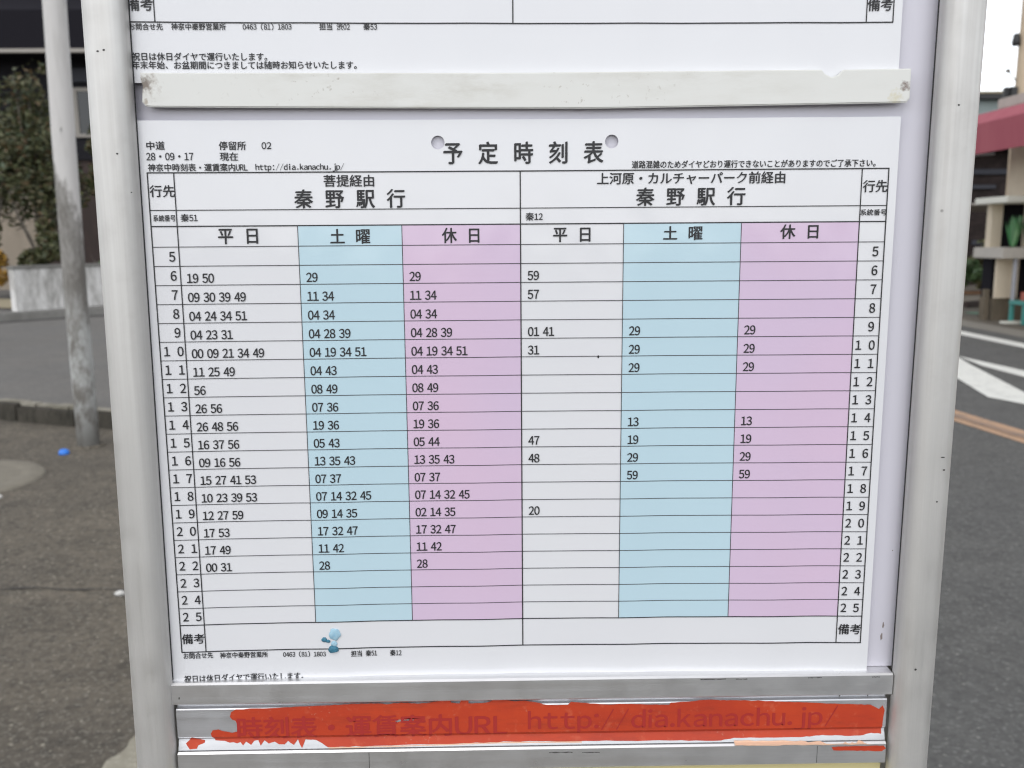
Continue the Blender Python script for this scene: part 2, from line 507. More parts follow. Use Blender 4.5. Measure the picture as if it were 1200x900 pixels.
# return of the kerb behind the sign
b = MB()
b.obox((K1.x + .09, K1.y + 14), (1, 0), (0, 1), .075, 14, -.04, SZ + .008)
tag(b.build('kerb_return', M['kerb'], bevel=.012), kind='structure')

FZ = SZ + .13
F0, F1 = FA - fd * 30, FB + fd * 12
b = MB()
b.poly_prism([tuple(F0 + fn * .18), tuple(F1 + fn * .18), tuple(F1 + fn * 60), tuple(F0 + fn * 60)], SZ - .02, FZ - .01)
tag(b.build('far_pavement', M['side']), kind='structure')
b = MB()
b.poly_prism([tuple(F0), tuple(F1), tuple(F1 + fn * .178), tuple(F0 + fn * .178)], SZ - .03, FZ)
tag(b.build('far_kerb', M['far_kerb'], bevel=.015), kind='structure')
# dark line at the foot of the far kerb
tag(flat('far_gutter', [tuple(F0 - fn * .22), tuple(F1 - fn * .22), tuple(F1 - fn * .002), tuple(F0 - fn * .002)], SZ + .004, M['tar']), kind='structure')
tag(flat('garden_path', [(-8.35, 14.75), (-7.98, 14.55), (-9.3, 17.0), (-12, 18.5), (-13, 17.5)], FZ + .012, M['sand']), kind='structure')

# markings on the main road
def marking(name, pts, mat, z=.008):
    return tag(flat(name, pts, z, mat), kind='structure')
marking('edge_line', [(6.40, -20), (6.66, -20), (6.66, 60), (6.40, 60)], M['white_line'])
marking('lane_line', [(5.115, -20), (5.385, -20), (5.34, 8.3), (5.24, 9.55), (5.10, 8.75)], M['white_line'])
marking('chevron', [(5.235, 9.60), (4.80, 8.80), (4.44, 8.06), (4.151, 6.925), (4.205, 6.80), (4.30, 6.50), (4.36, 6.46), (4.56, 7.02), (5.02, 8.86)], M['white_line'], .0115)
oc = [Vector((3.486, 6.23)), Vector((3.586, 5.45))]
od = (oc[1] - oc[0]).normalized(); on = Vector((-od.y, od.x))
q0, q1 = oc[0] - od * 60, oc[1] + od * 30
marking('centre_line', [tuple(q0 - on * .135), tuple(q0 + on * .135), tuple(q1 + on * .135), tuple(q1 - on * .135)], M['orange_line'])
m = M['orange_worn'] = paint('worn_centre_paint', (.30, .20, .14, 1), .9)
marking('centre_line_wear', [tuple(q0 - on * .05), tuple(q0 + on * .03), tuple(q1 + on * .03), tuple(q1 - on * .05)], M['orange_worn'], .012)
tag(flat('gutter', [(7.05, -60), (7.55, -60), (7.55, 120), (7.05, 120)], .006, M['gutter']), kind='structure')
marking('green_strip', [(8.30, 15.25), (8.30, 14.95), (9.35, 14.95), (9.35, 15.25)], M['green_paint'], .006)

# tar joint and concrete patch near the sign, concrete cover in the lot
pts = []
for i in range(25):
    x = -3.4 + i * .0855
    pts.append((x, 2.985 - .012 * math.sin(i * 1.7) - .05 * (x + 2.03) - .01 * math.sin(i * .6)))
marking('tar_joint', pts + [(x, y - .008 - .005 * math.sin(i * 2.3)) for i, (x, y) in reversed(list(enumerate(pts)))], M['tar'], .005)
rnd = random.Random(9)
pp = []
for (x0, y0), (x1, y1) in zip([(-1.10, 1.60), (-1.055, 1.80), (-1.02, 2.02), (-.82, 2.10), (-.3, 2.1), (-.3, .9), (-1.2, .9)],
                              [(-1.055, 1.80), (-1.02, 2.02), (-.82, 2.10), (-.3, 2.1), (-.3, .9), (-1.2, .9), (-1.10, 1.60)]):
    for k in range(6):
        s = k / 6
        pp.append((x0 + (x1 - x0) * s + rnd.uniform(-.012, .012), y0 + (y1 - y0) * s + rnd.uniform(-.012, .012)))
b = MB()
b.poly_prism(pp, -.02, .011)
tag(b.build('concrete_patch', M['patch'], bevel=.004), kind='structure')
b = MB()
b.lathe([(.0, .016), (.30, .016), (.33, .012), (.345, .012), (.36, .017), (.452, .015), (.468, .004), (.47, -.02)], (-3.185, 4.63, 0), 48)
tag(b.build('manhole_cover', M['cover']), 'round pale concrete cover set in the asphalt lot', 'manhole cover')

# ------------------------------------------------------------------ plants and trees
def leaf_cloud(b, clumps, n, size, rnd, mi=0):
    """small leaf faces spread through uneven clumps (centre, radii)"""
    tot = sum(c[1][0] * c[1][1] * c[1][2] for c in clumps)
    for c, r in clumps:
        for _ in range(int(n * r[0] * r[1] * r[2] / tot)):
            while True:
                p = Vector((rnd.uniform(-1, 1), rnd.uniform(-1, 1), rnd.uniform(-1, 1)))
                if p.length < 1 and p.length > rnd.random() ** .6 * .8: break
            q = Vector((c[0] + p.x * r[0], c[1] + p.y * r[1], c[2] + p.z * r[2]))
            a = Vector((rnd.uniform(-1, 1), rnd.uniform(-1, 1), rnd.uniform(-.7, .7))).normalized()
            n_ = a.cross(Vector((rnd.uniform(-1, 1), rnd.uniform(-1, 1), rnd.uniform(-1, 1)))).normalized()
            s = size * rnd.uniform(.6, 1.4)
            b.add([q - a * s, q + n_ * s * .45, q + a * s, q - n_ * s * .45], [(0, 1, 2, 3)], mi)

def plant(name, label, cat, base, h, rad, leafmat, n, size, seed, clumps=14, trunk=.05, low=.15, group=None):
    rnd = random.Random(seed)
    root = empty(name, base)
    tag(root, label, cat, group)
    b = MB()
    tops = []
    for k in range(7):
        a = rnd.uniform(0, 6.28); e = rnd.uniform(.2, .75) * rad
        tops.append((e * math.cos(a), e * math.sin(a), h * rnd.uniform(.5, .93)))
    b.tube([(0, 0, -.03), (rnd.uniform(-.02, .02), 0, h * .3), (rnd.uniform(-.05, .05), rnd.uniform(-.05, .05), h * .62), (0, .02, h * .9)],
           [trunk, trunk * .8, trunk * .5, trunk * .15], 8)
    for t in tops:
        z0 = h * rnd.uniform(.12, .4)
        b.tube([(0, 0, z0), (t[0] * .6, t[1] * .6, (z0 + t[2]) / 2 + .05), t], [trunk * .45, trunk * .3, trunk * .08], 6)
    b.build('trunk', M['bark'], root)
    cl = []
    for k in range(clumps):
        u = (k + .5) / clumps
        zz = h * (low + (1 - low) * u) * rnd.uniform(.93, 1.0)
        w = rad * (math.sin(math.pi * (0.22 + .74 * u)) ** .7)
        a = rnd.uniform(0, 6.28); e = rnd.uniform(.1, .65) * w
        r = rnd.uniform(.30, .55) * max(w, rad * .3)
        cl.append(((e * math.cos(a), e * math.sin(a), zz), (r, r, r * rnd.uniform(.7, 1.2))))
    c = MB()
    leaf_cloud(c, cl, n, size, rnd)
    c.build('crown', leafmat, root, fix=False)
    return root

plant('evergreen_tree', 'tall dark evergreen tree with russet tints in front of the charcoal house', 'tree', (-9.42, 18.2, FZ - .02), 4.85, 1.1, M['dark_leaf'], 6800, .062, 1, 34, .085, .33)
plant('broadleaf_tree', 'thin olive tree at the left edge of the photo with tan wall showing through', 'tree', (-10.35, 17.9, FZ - .02), 4.0, .75, M['olive_leaf'], 3200, .075, 2, 18, .055, .26)
plant('bush', 'low dark bush behind the concrete block wall, left of the street pole', 'bush', (-8.95, 17.4, FZ - .02), 1.85, .52, M['dark_leaf'], 2600, .06, 3, 10, .03, .1)
plant('bush', 'small clipped green bush behind the block wall between street pole and sign', 'bush', (-7.75, 17.3, FZ - .02), 1.05, .42, M['green_leaf'], 1800, .05, 5, 8, .03, .2)
plant('flowering_shrub', 'yellow orange flowering shrub beside the end of the block wall', 'shrub', (-9.95, 17.3, FZ - .02), 1.18, .36, M['yellow_leaf'], 1100, .045, 6, 9, .02, .3)
plant('slender_tree', 'slender green tree between the street pole and the sign, before the dark window', 'tree', (-8.15, 18.3, FZ - .02), 3.9, .36, M['dark_leaf'], 1100, .075, 8, 9, .03, .5)

# ------------------------------------------------------------------ house and wall beyond the side road
hx0, hx1, hy = -24.0, -6.2, 21.0
house = empty('house', ((hx0 + hx1) / 2, hy, 0))
tag(house, 'charcoal two storey house with tan ground floor behind the trees', 'house')
def hbuild(b, name, mat, bevel=0):
    o = b.build(name, mat, None, bevel)
    o.parent = house
    o.matrix_parent_inverse = Matrix.Translation(-house.location)
    return o
b = MB(); b.box(hx0, hx1, hy, hy + 9, 3.25, 7.2); hbuild(b, 'upper_wall', M['dark_wall'])
b = MB(); b.box(hx0 + .05, -10.75, hy + .05, hy + 8.9, .1, 3.25); hbuild(b, 'ground_floor_wall', M['tan_wall'])
b = MB(); b.box(-10.75, hx1 - .05, hy + .08, hy + 8.9, .1, 3.25); hbuild(b, 'timber_cladding', M['brown_wood'])
b = MB()
b.sweep([(-.95, 5.46), (-.95, 6.35), (4.5, 9.2), (10.2, 6.2), (10.2, 5.75), (4.5, 5.75)], (hx1 + .6, hy), (hx0 - .6, hy))
hbuild(b, 'roof', M['roof_dark'])
b = MB(); b.box(hx0 - .6, hx1 + .6, hy - 1.06, hy - .952, 5.44, 5.52); hbuild(b, 'gutter', M['pale_trim'])
b = MB(); b.box(-9.85, -6.9, hy - .10, hy - .003, 4.98, 5.28); hbuild(b, 'sunshade', M['grey_wall'])
for wx0, wx1, wz0, wz1 in ((-9.78, -8.0, 3.75, 4.86), (-13.6, -12.2, 3.8, 4.9)):
    b = MB()
    b.box(wx0, wx0 + .10, hy - .06, hy - .003, wz0, wz1); b.box(wx1 - .10, wx1, hy - .06, hy - .003, wz0, wz1)
    b.box(wx0 + .10, wx1 - .10, hy - .06, hy - .003, wz1 - .08, wz1); b.box(wx0 + .10, wx1 - .10, hy - .06, hy - .003, wz0, wz0 + .08)
    fr = hbuild(b, 'window', M['pale_trim'])
    b = MB(); b.box(wx0 + .10, wx1 - .10, hy - .035, hy - .004, wz0 + .08, wz1 - .08)
    g = b.build('pane', M['dark_glass']); g.parent = fr
    g.matrix_parent_inverse = Matrix.Identity(4)
b = MB(); b.box(-9.7, -8.7, hy + .02, hy + .078, .2, 2.3); dr = hbuild(b, 'door', M['brown_wood'])

WA, WB = Vector((-7.90, 14.22)), Vector((-7.08, 15.52))
wd = (WB - WA).normalized(); wnm = Vector((-wd.y, wd.x))
W1 = WB + wd * 5.0
wall = empty('block_wall', (WA.x, WA.y, 0)); tag(wall, 'low pale concrete block wall with dark water stains along the far pavement', 'wall')
b = MB(); ln = (W1 - WA).length
b.obox((WA + wd * ln / 2 + wnm * .08) , wd, wnm, ln / 2, .075, FZ - .03, .93)
o = b.build('wall_face', M['block'], None, .006); o.parent = wall; o.matrix_parent_inverse = Matrix.Translation(-wall.location)
b = MB(); b.obox((WA + wd * ln / 2 + wnm * .08), wd, wnm, ln / 2 + .02, .095, .93, .985)
o = b.build('coping', M['far_kerb'], None, .008); o.parent = wall; o.matrix_parent_inverse = Matrix.Translation(-wall.location)

# ------------------------------------------------------------------ street pole and litter on the left
sp = empty('street_pole', (-2.808, 5.50, 0)); tag(sp, 'grey steel street pole with peeling pale paint standing beside the kerb', 'pole')
b = MB()
b.tube([(0, 0, -.05), (0, 0, 1.0), (.010, 0, 2.0), (.030, 0, 3.0), (.055, 0, 4.2), (.075, 0, 5.2)], [.072, .071, .070, .069, .067, .065], 32)
b.build('shaft', M['street_pole'], sp)
b = MB(); b.lathe([(.11, -.01), (.108, .008), (.095, .014), (.074, .016)], (0, 0, 0), 24)
b.build('ground_collar', M['lot'], sp)
b = MB(); b.lathe([(.0, .030), (.020, .029), (.028, .024), (.032, .014), (.033, 0), (.029, -.001)], (0, 0, 0), 24)
o = b.build('bottle_cap', M['blue_cap']); o.location = (-2.872, 5.284, .001); o.rotation_euler = (.12, .1, 0)
tag(o, 'round blue plastic cap lying on the asphalt beside the street pole', 'litter')
def scrap(x, y, s, seed, label):
    r = random.Random(seed); b = MB(); n = 9
    ring = [(s * r.uniform(.6, 1.1) * math.cos(i * 6.283 / n), s * r.uniform(.5, .9) * math.sin(i * 6.283 / n), r.uniform(.004, .014)) for i in range(n)]
    b.add(ring + [(0, 0, .020)], [(i, (i + 1) % n, n) for i in range(n)])
    b.add([(p[0] * .95, p[1] * .95, .001) for p in ring], [list(range(n))])
    o = b.build('paper_scrap', M['scrap']); o.location = (x, y, .0); tag(o, label, 'litter', 'paper scraps on the lot')
scrap(-2.745, 4.285, .028, 1, 'white paper scrap at the left edge, just in front of the round concrete cover')
scrap(-1.515, 2.915, .022, 2, 'white paper scrap on the tar joint beside the left sign post')
scrap(-3.02, 4.72, .05, 3, 'whitish torn scrap lying on the round concrete cover')

# ------------------------------------------------------------------ right-hand side: shop, stand, houses, utility pole
shop = empty('shop', (8.6, 10, 0)); tag(shop, 'cream walled shop under a long maroon awning across the road', 'shop')
def child(b, name, mat, root, bevel=0, fix=True):
    o = b.build(name, mat, None, bevel, fix); o.parent = root
    o.matrix_parent_inverse = Matrix.Translation(-root.location)
    return o
b = MB(); b.box(8.62, 14.0, 3.0, 14.75, -.02, 3.45); child(b, 'wall', M['cream'], shop)
b = MB(); b.box(8.45, 14.2, 2.8, 14.95, 3.45, 3.62); child(b, 'roof', M['ledge'], shop, .01)
b = MB()
b.sweep([(1.0, 2.64), (1.02, 3.10), (.78, 3.30), (.0, 3.44), (.0, 3.40), (.76, 3.26), (.985, 3.08), (.97, 2.64)], (8.62, 15.3), (8.62, 3.0))
child(b, 'awning', M['maroon'], shop)
for yy in (15.2, 11.2, 7.2):
    b = MB()
    b.tube([(8.6, yy, 2.75), (7.70, yy, 2.68), (7.68, yy, 2.72), (7.70, yy, 3.02), (8.6, yy, 3.3)], .016, 8)
    child(b, 'awning_bracket', M['steel'], shop)
b = MB(); b.box(8.56, 8.617, 9.6, 12.2, .55, 2.4); fr = child(b, 'window', M['pale_trim'], shop)
b = MB(); b.box(8.545, 8.56, 9.7, 12.1, .65, 2.3); g = b.build('pane', M['dark_glass']); g.parent = fr

stand = empty('produce_stand', (8.2, 13.7, 0)); tag(stand, 'small roadside stall with off-white top board, grey ledge and cream front panel', 'stall')
b = MB(); b.box(7.84, 9.1, 13.35, 14.3, 1.86, 1.96); child(b, 'top_board', M['counter'], stand, .012)
b = MB(); b.box(7.82, 9.1, 13.32, 14.2, 1.0, 1.17); child(b, 'ledge', M['ledge'], stand, .012)
b = MB(); b.box(8.06, 8.24, 14.15, 14.30, 1.17, 1.86); child(b, 'back_panel', M['cream'], stand)
b = MB(); b.box(8.243, 9.08, 14.22, 14.30, 1.17, 1.86); child(b, 'shade_panel', M['roof_dark'], stand)  # near-black panel standing in for the shade at the back of the stall
for x0, x1 in ((7.98, 8.33), (8.56, 8.95)):
    b = MB(); b.box(x0, x1, 13.72, 13.80, .36, 1.0); child(b, 'front_panel', M['cream'], stand, .006)
b = MB(); b.box(7.99, 8.94, 13.90, 14.18, .36, 1.0); child(b, 'recess_shade', M['roof_dark'], stand)  # near-black box standing in for the shade behind the front panels
b = MB(); b.box(7.97, 8.93, 13.76, 14.16, -.02, .36); child(b, 'base', M['base'], stand)
for px_, py_ in ((8.09, 13.42), (8.95, 13.42)):
    b = MB(); b.tube([(px_, py_, -.02), (px_, py_, 1.0)], .036, 12); child(b, 'post', M['steel'], stand)
b = MB(); b.box(7.86, 7.93, 13.80, 13.90, -.02, .50); child(b, 'leg', M['base'], stand, .004)
b = MB(); b.box(7.86, 8.3, 13.20, 13.34, -.02, .035); child(b, 'foot_slab', M['counter'], stand, .006)
rnd = random.Random(12)
for x, y, mt, lab in ((8.14, 13.62, 'bright_leaf', 'bright green leafy bundle standing at the left end of the stall ledge'),
                      (8.46, 13.72, 'deep_leaf', 'dark green leafy bundle on the stall ledge, right of the bright green bundle')):
    b = MB()
    for k in range(70):
        a = rnd.uniform(0, 6.28); r0 = rnd.uniform(.0, .05); h = rnd.uniform(.28, .52); r1 = r0 + rnd.uniform(.02, .10)
        ca, sa = math.cos(a), math.sin(a); w = rnd.uniform(.02, .04)
        p = [(r0 * ca, r0 * sa, 0), ((r0 + r1) * .5 * ca - sa * w, (r0 + r1) * .5 * sa + ca * w, h * .6), (r1 * ca, r1 * sa, h), ((r0 + r1) * .5 * ca + sa * w, (r0 + r1) * .5 * sa - ca * w, h * .6)]
        b.add(p, [(0, 1, 2, 3)])
    o = b.build('leafy_bundle', M[mt], None, 0, False); o.location = (x, y, 1.171); tag(o, lab, 'vegetables', 'leafy bundles on the stall')
b = MB()
b.box(-.33, .33, -.2, .2, .30, .36)
for sx in (-1, 1):
    for sy in (-1, 1):
        b.box(sx * .29 - .03, sx * .29 + .03, sy * .17 - .03, sy * .17 + .03, 0, .298)
b.box(-.26, .26, -.185, -.16, .12, .16)
o = b.build('plastic_bench', M['teal'], None, .008); o.location = (8.32, 13.15, .0); tag(o, 'teal plastic bench in front of the roadside stall', 'bench')
b = MB()
b.box(-.17, .17, -.12, .12, 0, .012)
for s in (-1, 1):
    b.box(-.17, .17, s * .115 - .006, s * .115 + .006, .012, .13); b.box(s * .165 - .006, s * .165 + .006, -.108, .108, .012, .13)
o = b.build('crate', M['red'], None, .003); o.location = (8.28, 13.13, .361); tag(o, 'dull red open crate standing on the teal bench', 'crate')
b = MB(); b.obox((0, 0), (.80, -.6), (.6, .8), .55, .06, 0, .12)
o = b.build('wheel_stop', M['brown_wood'], None, .02); o.location = (9.35, 16.6, 0.0); o.rotation_euler = (0, 0, 1.2); tag(o, 'dark red brown wheel stop lying on the driveway beside the stall', 'wheel stop')

th = empty('timber_house', (15, 24, 0)); tag(th, 'dark brown timber house in the gap left of the stall', 'house')
b = MB(); b.box(11.0, 24.0, 24.0, 31, -.02, 3.6); child(b, 'wall', M['dark_timber'], th)
b = MB(); b.box(10.6, 24.4, 23.3, 31.5, 3.6, 3.8); child(b, 'roof', M['roof_dark'], th)
for z0, z1, x1 in ((2.98, 3.12, 13.85), (2.60, 2.70, 13.5)):
    b = MB(); b.box(11.2, x1, 23.90, 23.997, z0, z1); child(b, 'cladding_band', M['grey_wall'], th)
for x0, x1, z0 in ((12.3, 13.18, 1.98), (13.28, 13.62, 1.98)):
    b = MB(); b.sweep([(0, z0), (0, z0 + .05), (.55, z0 + .20), (.55, z0 + .15)], (x0, 23.4), (x1, 23.4)); child(b, 'canopy', M['pale_trim'], th)
b = MB(); b.box(13.0, 13.3, 23.95, 23.997, 1.1, 1.22); child(b, 'letter_box', M['grey_wall'], th)
for i, (x, y, h, r, mt, lab) in enumerate(((10.75, 20.2, 1.05, .55, 'green_leaf', 'low green hedge plant left of the driveway'),
                                            (11.75, 20.9, 1.25, .55, 'olive_leaf', 'olive hedge plant with russet foot in the gap left of the stall'))):
    plant('hedge_plant', lab, 'hedge plant', (x, y, 0), h, r, M[mt], 1800, .06, 30 + i, 9, .03, .12, 'hedge plants by the driveway')
tag(flat('soil_bed', [(9.9, 19.6), (12.0, 20.2), (12.4, 21.4), (9.9, 21)], .01, M['soil']), kind='structure')

gh = empty('grey_house', (18, 32, 0)); tag(gh, 'grey green house with flat dark roof edge above the maroon awning', 'house')
b = MB(); b.box(14.5, 19.0, 32, 40, -.02, 6.1); child(b, 'wall', M['teal_grey'], gh)
b = MB(); b.box(14.3, 19.2, 31.7, 40.3, 6.1, 6.30); child(b, 'roof', M['black'], gh)
b = MB(); b.box(14.28, 19.22, 31.66, 31.697, 6.27, 6.34); child(b, 'roof_trim', M['sand'], gh)
plant('far_tree', 'dark tree tops just above the far end of the maroon awning', 'tree', (14.2, 26.8, 0), 4.9, .9, M['dark_leaf'], 2200, .1, 50, 14, .08, .45)

up = empty('utility_pole', (11.80, 20, 0)); tag(up, 'beige concrete utility pole with dark fittings at the right edge', 'utility pole')
b = MB(); b.tube([(0, 0, -.05), (0, 0, 4), (0, 0, 8), (0, 0, 11)], [.205, .195, .175, .16], 24); b.build('shaft', M['pole_conc'], up)
b = MB(); b.box(-.36, -.20, -.12, .14, 4.18, 4.62); b.box(-.45, -.36, -.06, .08, 4.36, 4.62); b.build('junction_box', M['black'], up, .02)
b = MB(); b.lathe([(.0, 0), (.07, 0), (.09, .06), (.07, .20), (.05, .26), (.0, .26)], (-.27, 0, 5.50), 12); b.build('insulator', M['black'], up)
b = MB(); b.tube([(-.17, 0, 4.72), (-.38, 0, 4.95)], .014, 6); b.lathe([(.0, -.045), (.05, -.03), (.055, .02), (.0, .05)], (-.40, 0, 4.97), 10); b.build('bracket', M['bark'], up)
for z0, x1, z1, y1 in ((5.72, -16, 7.3, 8), (5.62, -16, 7.0, 8)):
    b = MB()
    P = [(-.2 + (x1 + .2) * s, y1 * s, z0 + (z1 - z0) * s - 1.1 * 4 * s * (1 - s) * .25) for s in [i / 20 for i in range(21)]]
    b.tube(P, .006, 6); b.build('cable', M['black'], up)

# ------------------------------------------------------------------ the bus stop sign
def bow0(x):
    return BOW * max(0.0, 1 - (2 * x / TW) ** 2)
def bow(x):                      # the sheets are not quite flat: gentle upright ripples
    return bow0(x) + .00022 * math.sin(88 * x + .6) + .00012 * math.sin(170 * x + 2.0)

sign = empty('bus_stop_sign', (0, .01, 0))
tag(sign, 'aluminium bus stop sign with two posts and a lavender white notice board in the foreground', 'bus stop sign')
sinv = Matrix.Translation(-sign.location)
def spart(b, name, mat, bevel=0, label=None, seg=2, fix=True):
    o = b.build(name, mat, None, bevel, fix, seg); o.parent = sign; o.matrix_parent_inverse = sinv
    if label: o['label'] = label
    return o

def post(xc_top, xc_bot, hw, inner):
    """extruded post, rounded towards the viewer, with a groove on its inner side for the board"""
    prof = []
    rr = .0072
    yf, yb = -.0105, .028
    for cx, a0 in ((hw - rr, 0), (-(hw - rr), 90)):             # front corners
        for k in range(9):
            a = R(a0 + k * 90 / 8)
            prof.append((cx + rr * math.cos(a), yf + rr - rr * math.sin(a)))
    for cx, a0 in ((-(hw - .004), 180), (hw - .004, 270)):
        for k in range(4):
            a = R(a0 + k * 30)
            prof.append((cx + .004 * math.cos(a), yb - .004 - .004 * math.sin(a)))
    g0, g1, gd = -.0012, .0115, hw - .009
    if inner > 0:
        prof += [(hw, g1), (gd, g1), (gd, g0), (hw, g0)]
    else:
        i = 18
        prof[i:i] = [(-hw, g0), (-gd, g0), (-gd, g1), (-hw, g1)]
    n = len(prof)
    vs = []
    zs = (-.2, 2.55)
    for z in zs:
        t = (z - (ZT - .298)) / .373
        xc = xc_bot + (xc_top - xc_bot) * t
        vs += [(xc + x, y, z) for x, y in prof]
    b = MB()
    b.add(vs, [(i, (i + 1) % n, n + (i + 1) % n, n + i) for i in range(n)], 0, False)
    b.add(vs, [list(range(n)), list(range(n, 2 * n))])
    o = spart(b, 'post', M['post'])
    for p in o.data.polygons:
        p.use_smooth = len(p.vertices) == 4
    md = o.modifiers.new('edges', 'EDGE_SPLIT'); md.split_angle = R(35)
    return o
post(-.18450, -.18775, .00960, 1)
post(.20010, .19885, .00985, -1)

M['gap_shade'] = Mat('black_gap_shade', (.03, .03, .032, 1), 0.7)
for xt, xb, s in ((-.18450 + .0096, -.18775 + .0096, 1), (.20010 - .00985, .19885 - .00985, -1)):
    b = MB(); vs = []                     # added black strip standing in for the shadow gap between post and board
    for z in (ZT - .2505, 2.5):
        xi = xb + (xt - xb) * ((z - (ZT - .298)) / .373)
        vs += [(xi - s * .002, -.0011, z), (xi + s * .00028, -.0011, z), (xi + s * .00028, -.0004, z), (xi - s * .002, -.0004, z)]
    b.add(vs, [(0, 1, 5, 4), (1, 2, 6, 5), (2, 3, 7, 6), (3, 0, 4, 7), (0, 3, 2, 1), (4, 5, 6, 7)])
    spart(b, 'gap_shade', M['gap_shade'])
b = MB(); b.box(-.188, .2005, .0042, .0100, ZT - .2511, 2.5)
spart(b, 'back_board', M['board'])
XL, XR = -.17690, .18720
def zprof(b, prof, x0=XL, x1=XR):
    n = len(prof)
    vs = [(x, y, ZT + z) for x in (x0, x1) for z, y in prof]
    b.add(vs, [list(range(n)), list(range(n, 2 * n))] + [(i, (i + 1) % n, n + (i + 1) % n, n + i) for i in range(n)])
    return b
RAIL = [(-.2512, .0095), (-.2514, -.0026), (-.2522, -.0038), (-.2624, -.0038), (-.2630, -.0032), (-.2630, .0095)]
spart(zprof(MB(), RAIL, XL - .0009, XR + .0014), 'rail', M['rail'], 0)
PLATE = [(-.2630, .0068), (-.2630, .0006), (-.2658, .0006), (-.2662, -.0014), (-.2667, -.0018), (-.2816, -.0018), (-.2819, -.0010), (-.2824, -.0012),
         (-.2834, -.0005), (-.2888, -.0022), (-.2890, .0068)]
spart(zprof(MB(), PLATE), 'channel_plate', M['plate'])
RAIL2 = [(-.2890, .0065), (-.2892, -.0030), (-.2900, -.0040), (-.3004, -.0040), (-.3010, -.0034), (-.3010, .0065)]
spart(zprof(MB(), RAIL2), 'rail', M['rail'])
b = MB(); b.box(XL, XR, .0012, .0065, ZT - .62, ZT - .3012)
spart(b, 'lower_panel', M['panel'], 0, 'pale yellow panel below the rails')
b = MB(); b.box(XL, XR, -.003, .012, ZT - .645, ZT - .6203); spart(b, 'rail', M['rail'], .0006)
# scribed seams and nicks on the metal
def scratch(vs, mat='tar'):
    b = MB(); b.add(vs, [list(range(len(vs)))]); spart(b, 'scratch', M[mat], 0, None, 2, False)
for x, z0, z1, dx in ((.1642, -.2632, -.2657, -.0012), (.1778, -.2632, -.2657, 0)):
    scratch([(x, .0004, ZT + z0), (x + .0005, .0004, ZT + z0), (x + .0005 + dx, .0004, ZT + z1), (x + dx, .0004, ZT + z1)])
for x, z0, z1 in ((-.0795, -.2905, -.2998), (.1514, -.2905, -.2999)):
    scratch([(x, -.00415, ZT + z0), (x + .00025, -.00415, ZT + z0), (x + .00025, -.00415, ZT + z1), (x, -.00415, ZT + z1)])
for x, z, w, h, y in ((-.1743, -.2592, .0006, .0016, -.0039), (.0900, -.2530, .013, .0006, -.0039), (.108, -.2531, .006, .0005, -.0039), (.1450, -.2529, .007, .0005, -.0039),
                      (.013, -.2920, .012, .0006, -.0041), (.030, -.2922, .009, .0005, -.0041), (.1778, -.2530, .004, .0005, -.0039)):
    rn = random.Random(int(x * 1e4)); k = 10
    top = [(x + w * i / k, y, ZT + z + h * rn.uniform(.1, .6)) for i in range(k + 1)]
    bot = [(x + w * i / k, y, ZT + z - h * rn.uniform(.0, .5)) for i in range(k + 1)]
    scratch(top + bot[::-1])

M['smear'] = Mat('brown_grey_smear', (.26, .22, .21, 1), 0.8)
def post_front(x, z):
    t = (z + .298) / .373
    xc, hw = (-.18775 + .00325 * t, .0096) if x < 0 else (.19885 + .00125 * t, .00985)
    d = max(0.0, abs(x - xc) - (hw - .0072))
    return -.0105 + .0072 - math.sqrt(max(0.0, .0072 ** 2 - d * d)) - .00012
for x, z, w, h in ((-.1862, .0516, .0010, .0006), (-.1834, .0521, .0009, .0008), (-.1811, .0077, .0008, .0006), (-.1771, -.0091, .0004, .0004),
                   (.2022, -.1365, .0018, .0006), (.2033, -.1428, .0011, .0007), (.2009, -.1586, .0007, .0007), (.1964, -.2458, .0009, .0009),
                   (.1854, -.2289, .0008, .0030), (.1849, -.2349, .0010, .0032), (.1977, .0269, .0009, .0006), (.1877, -.1885, .0005, .0006)):
    rn = random.Random(int(x * 1e5 + z * 1e4)); k = 9
    P = [(x + w * rn.uniform(.4, .8) * math.cos(6.283 * i / k), z + h * rn.uniform(.4, .8) * math.sin(6.283 * i / k)) for i in range(k)]
    on_board = x > 0 and x < .19 and z < -.18
    scratch([(a, .0041 if on_board else post_front(a, c), ZT + c) for a, c in P], 'smear' if on_board else 'tar')

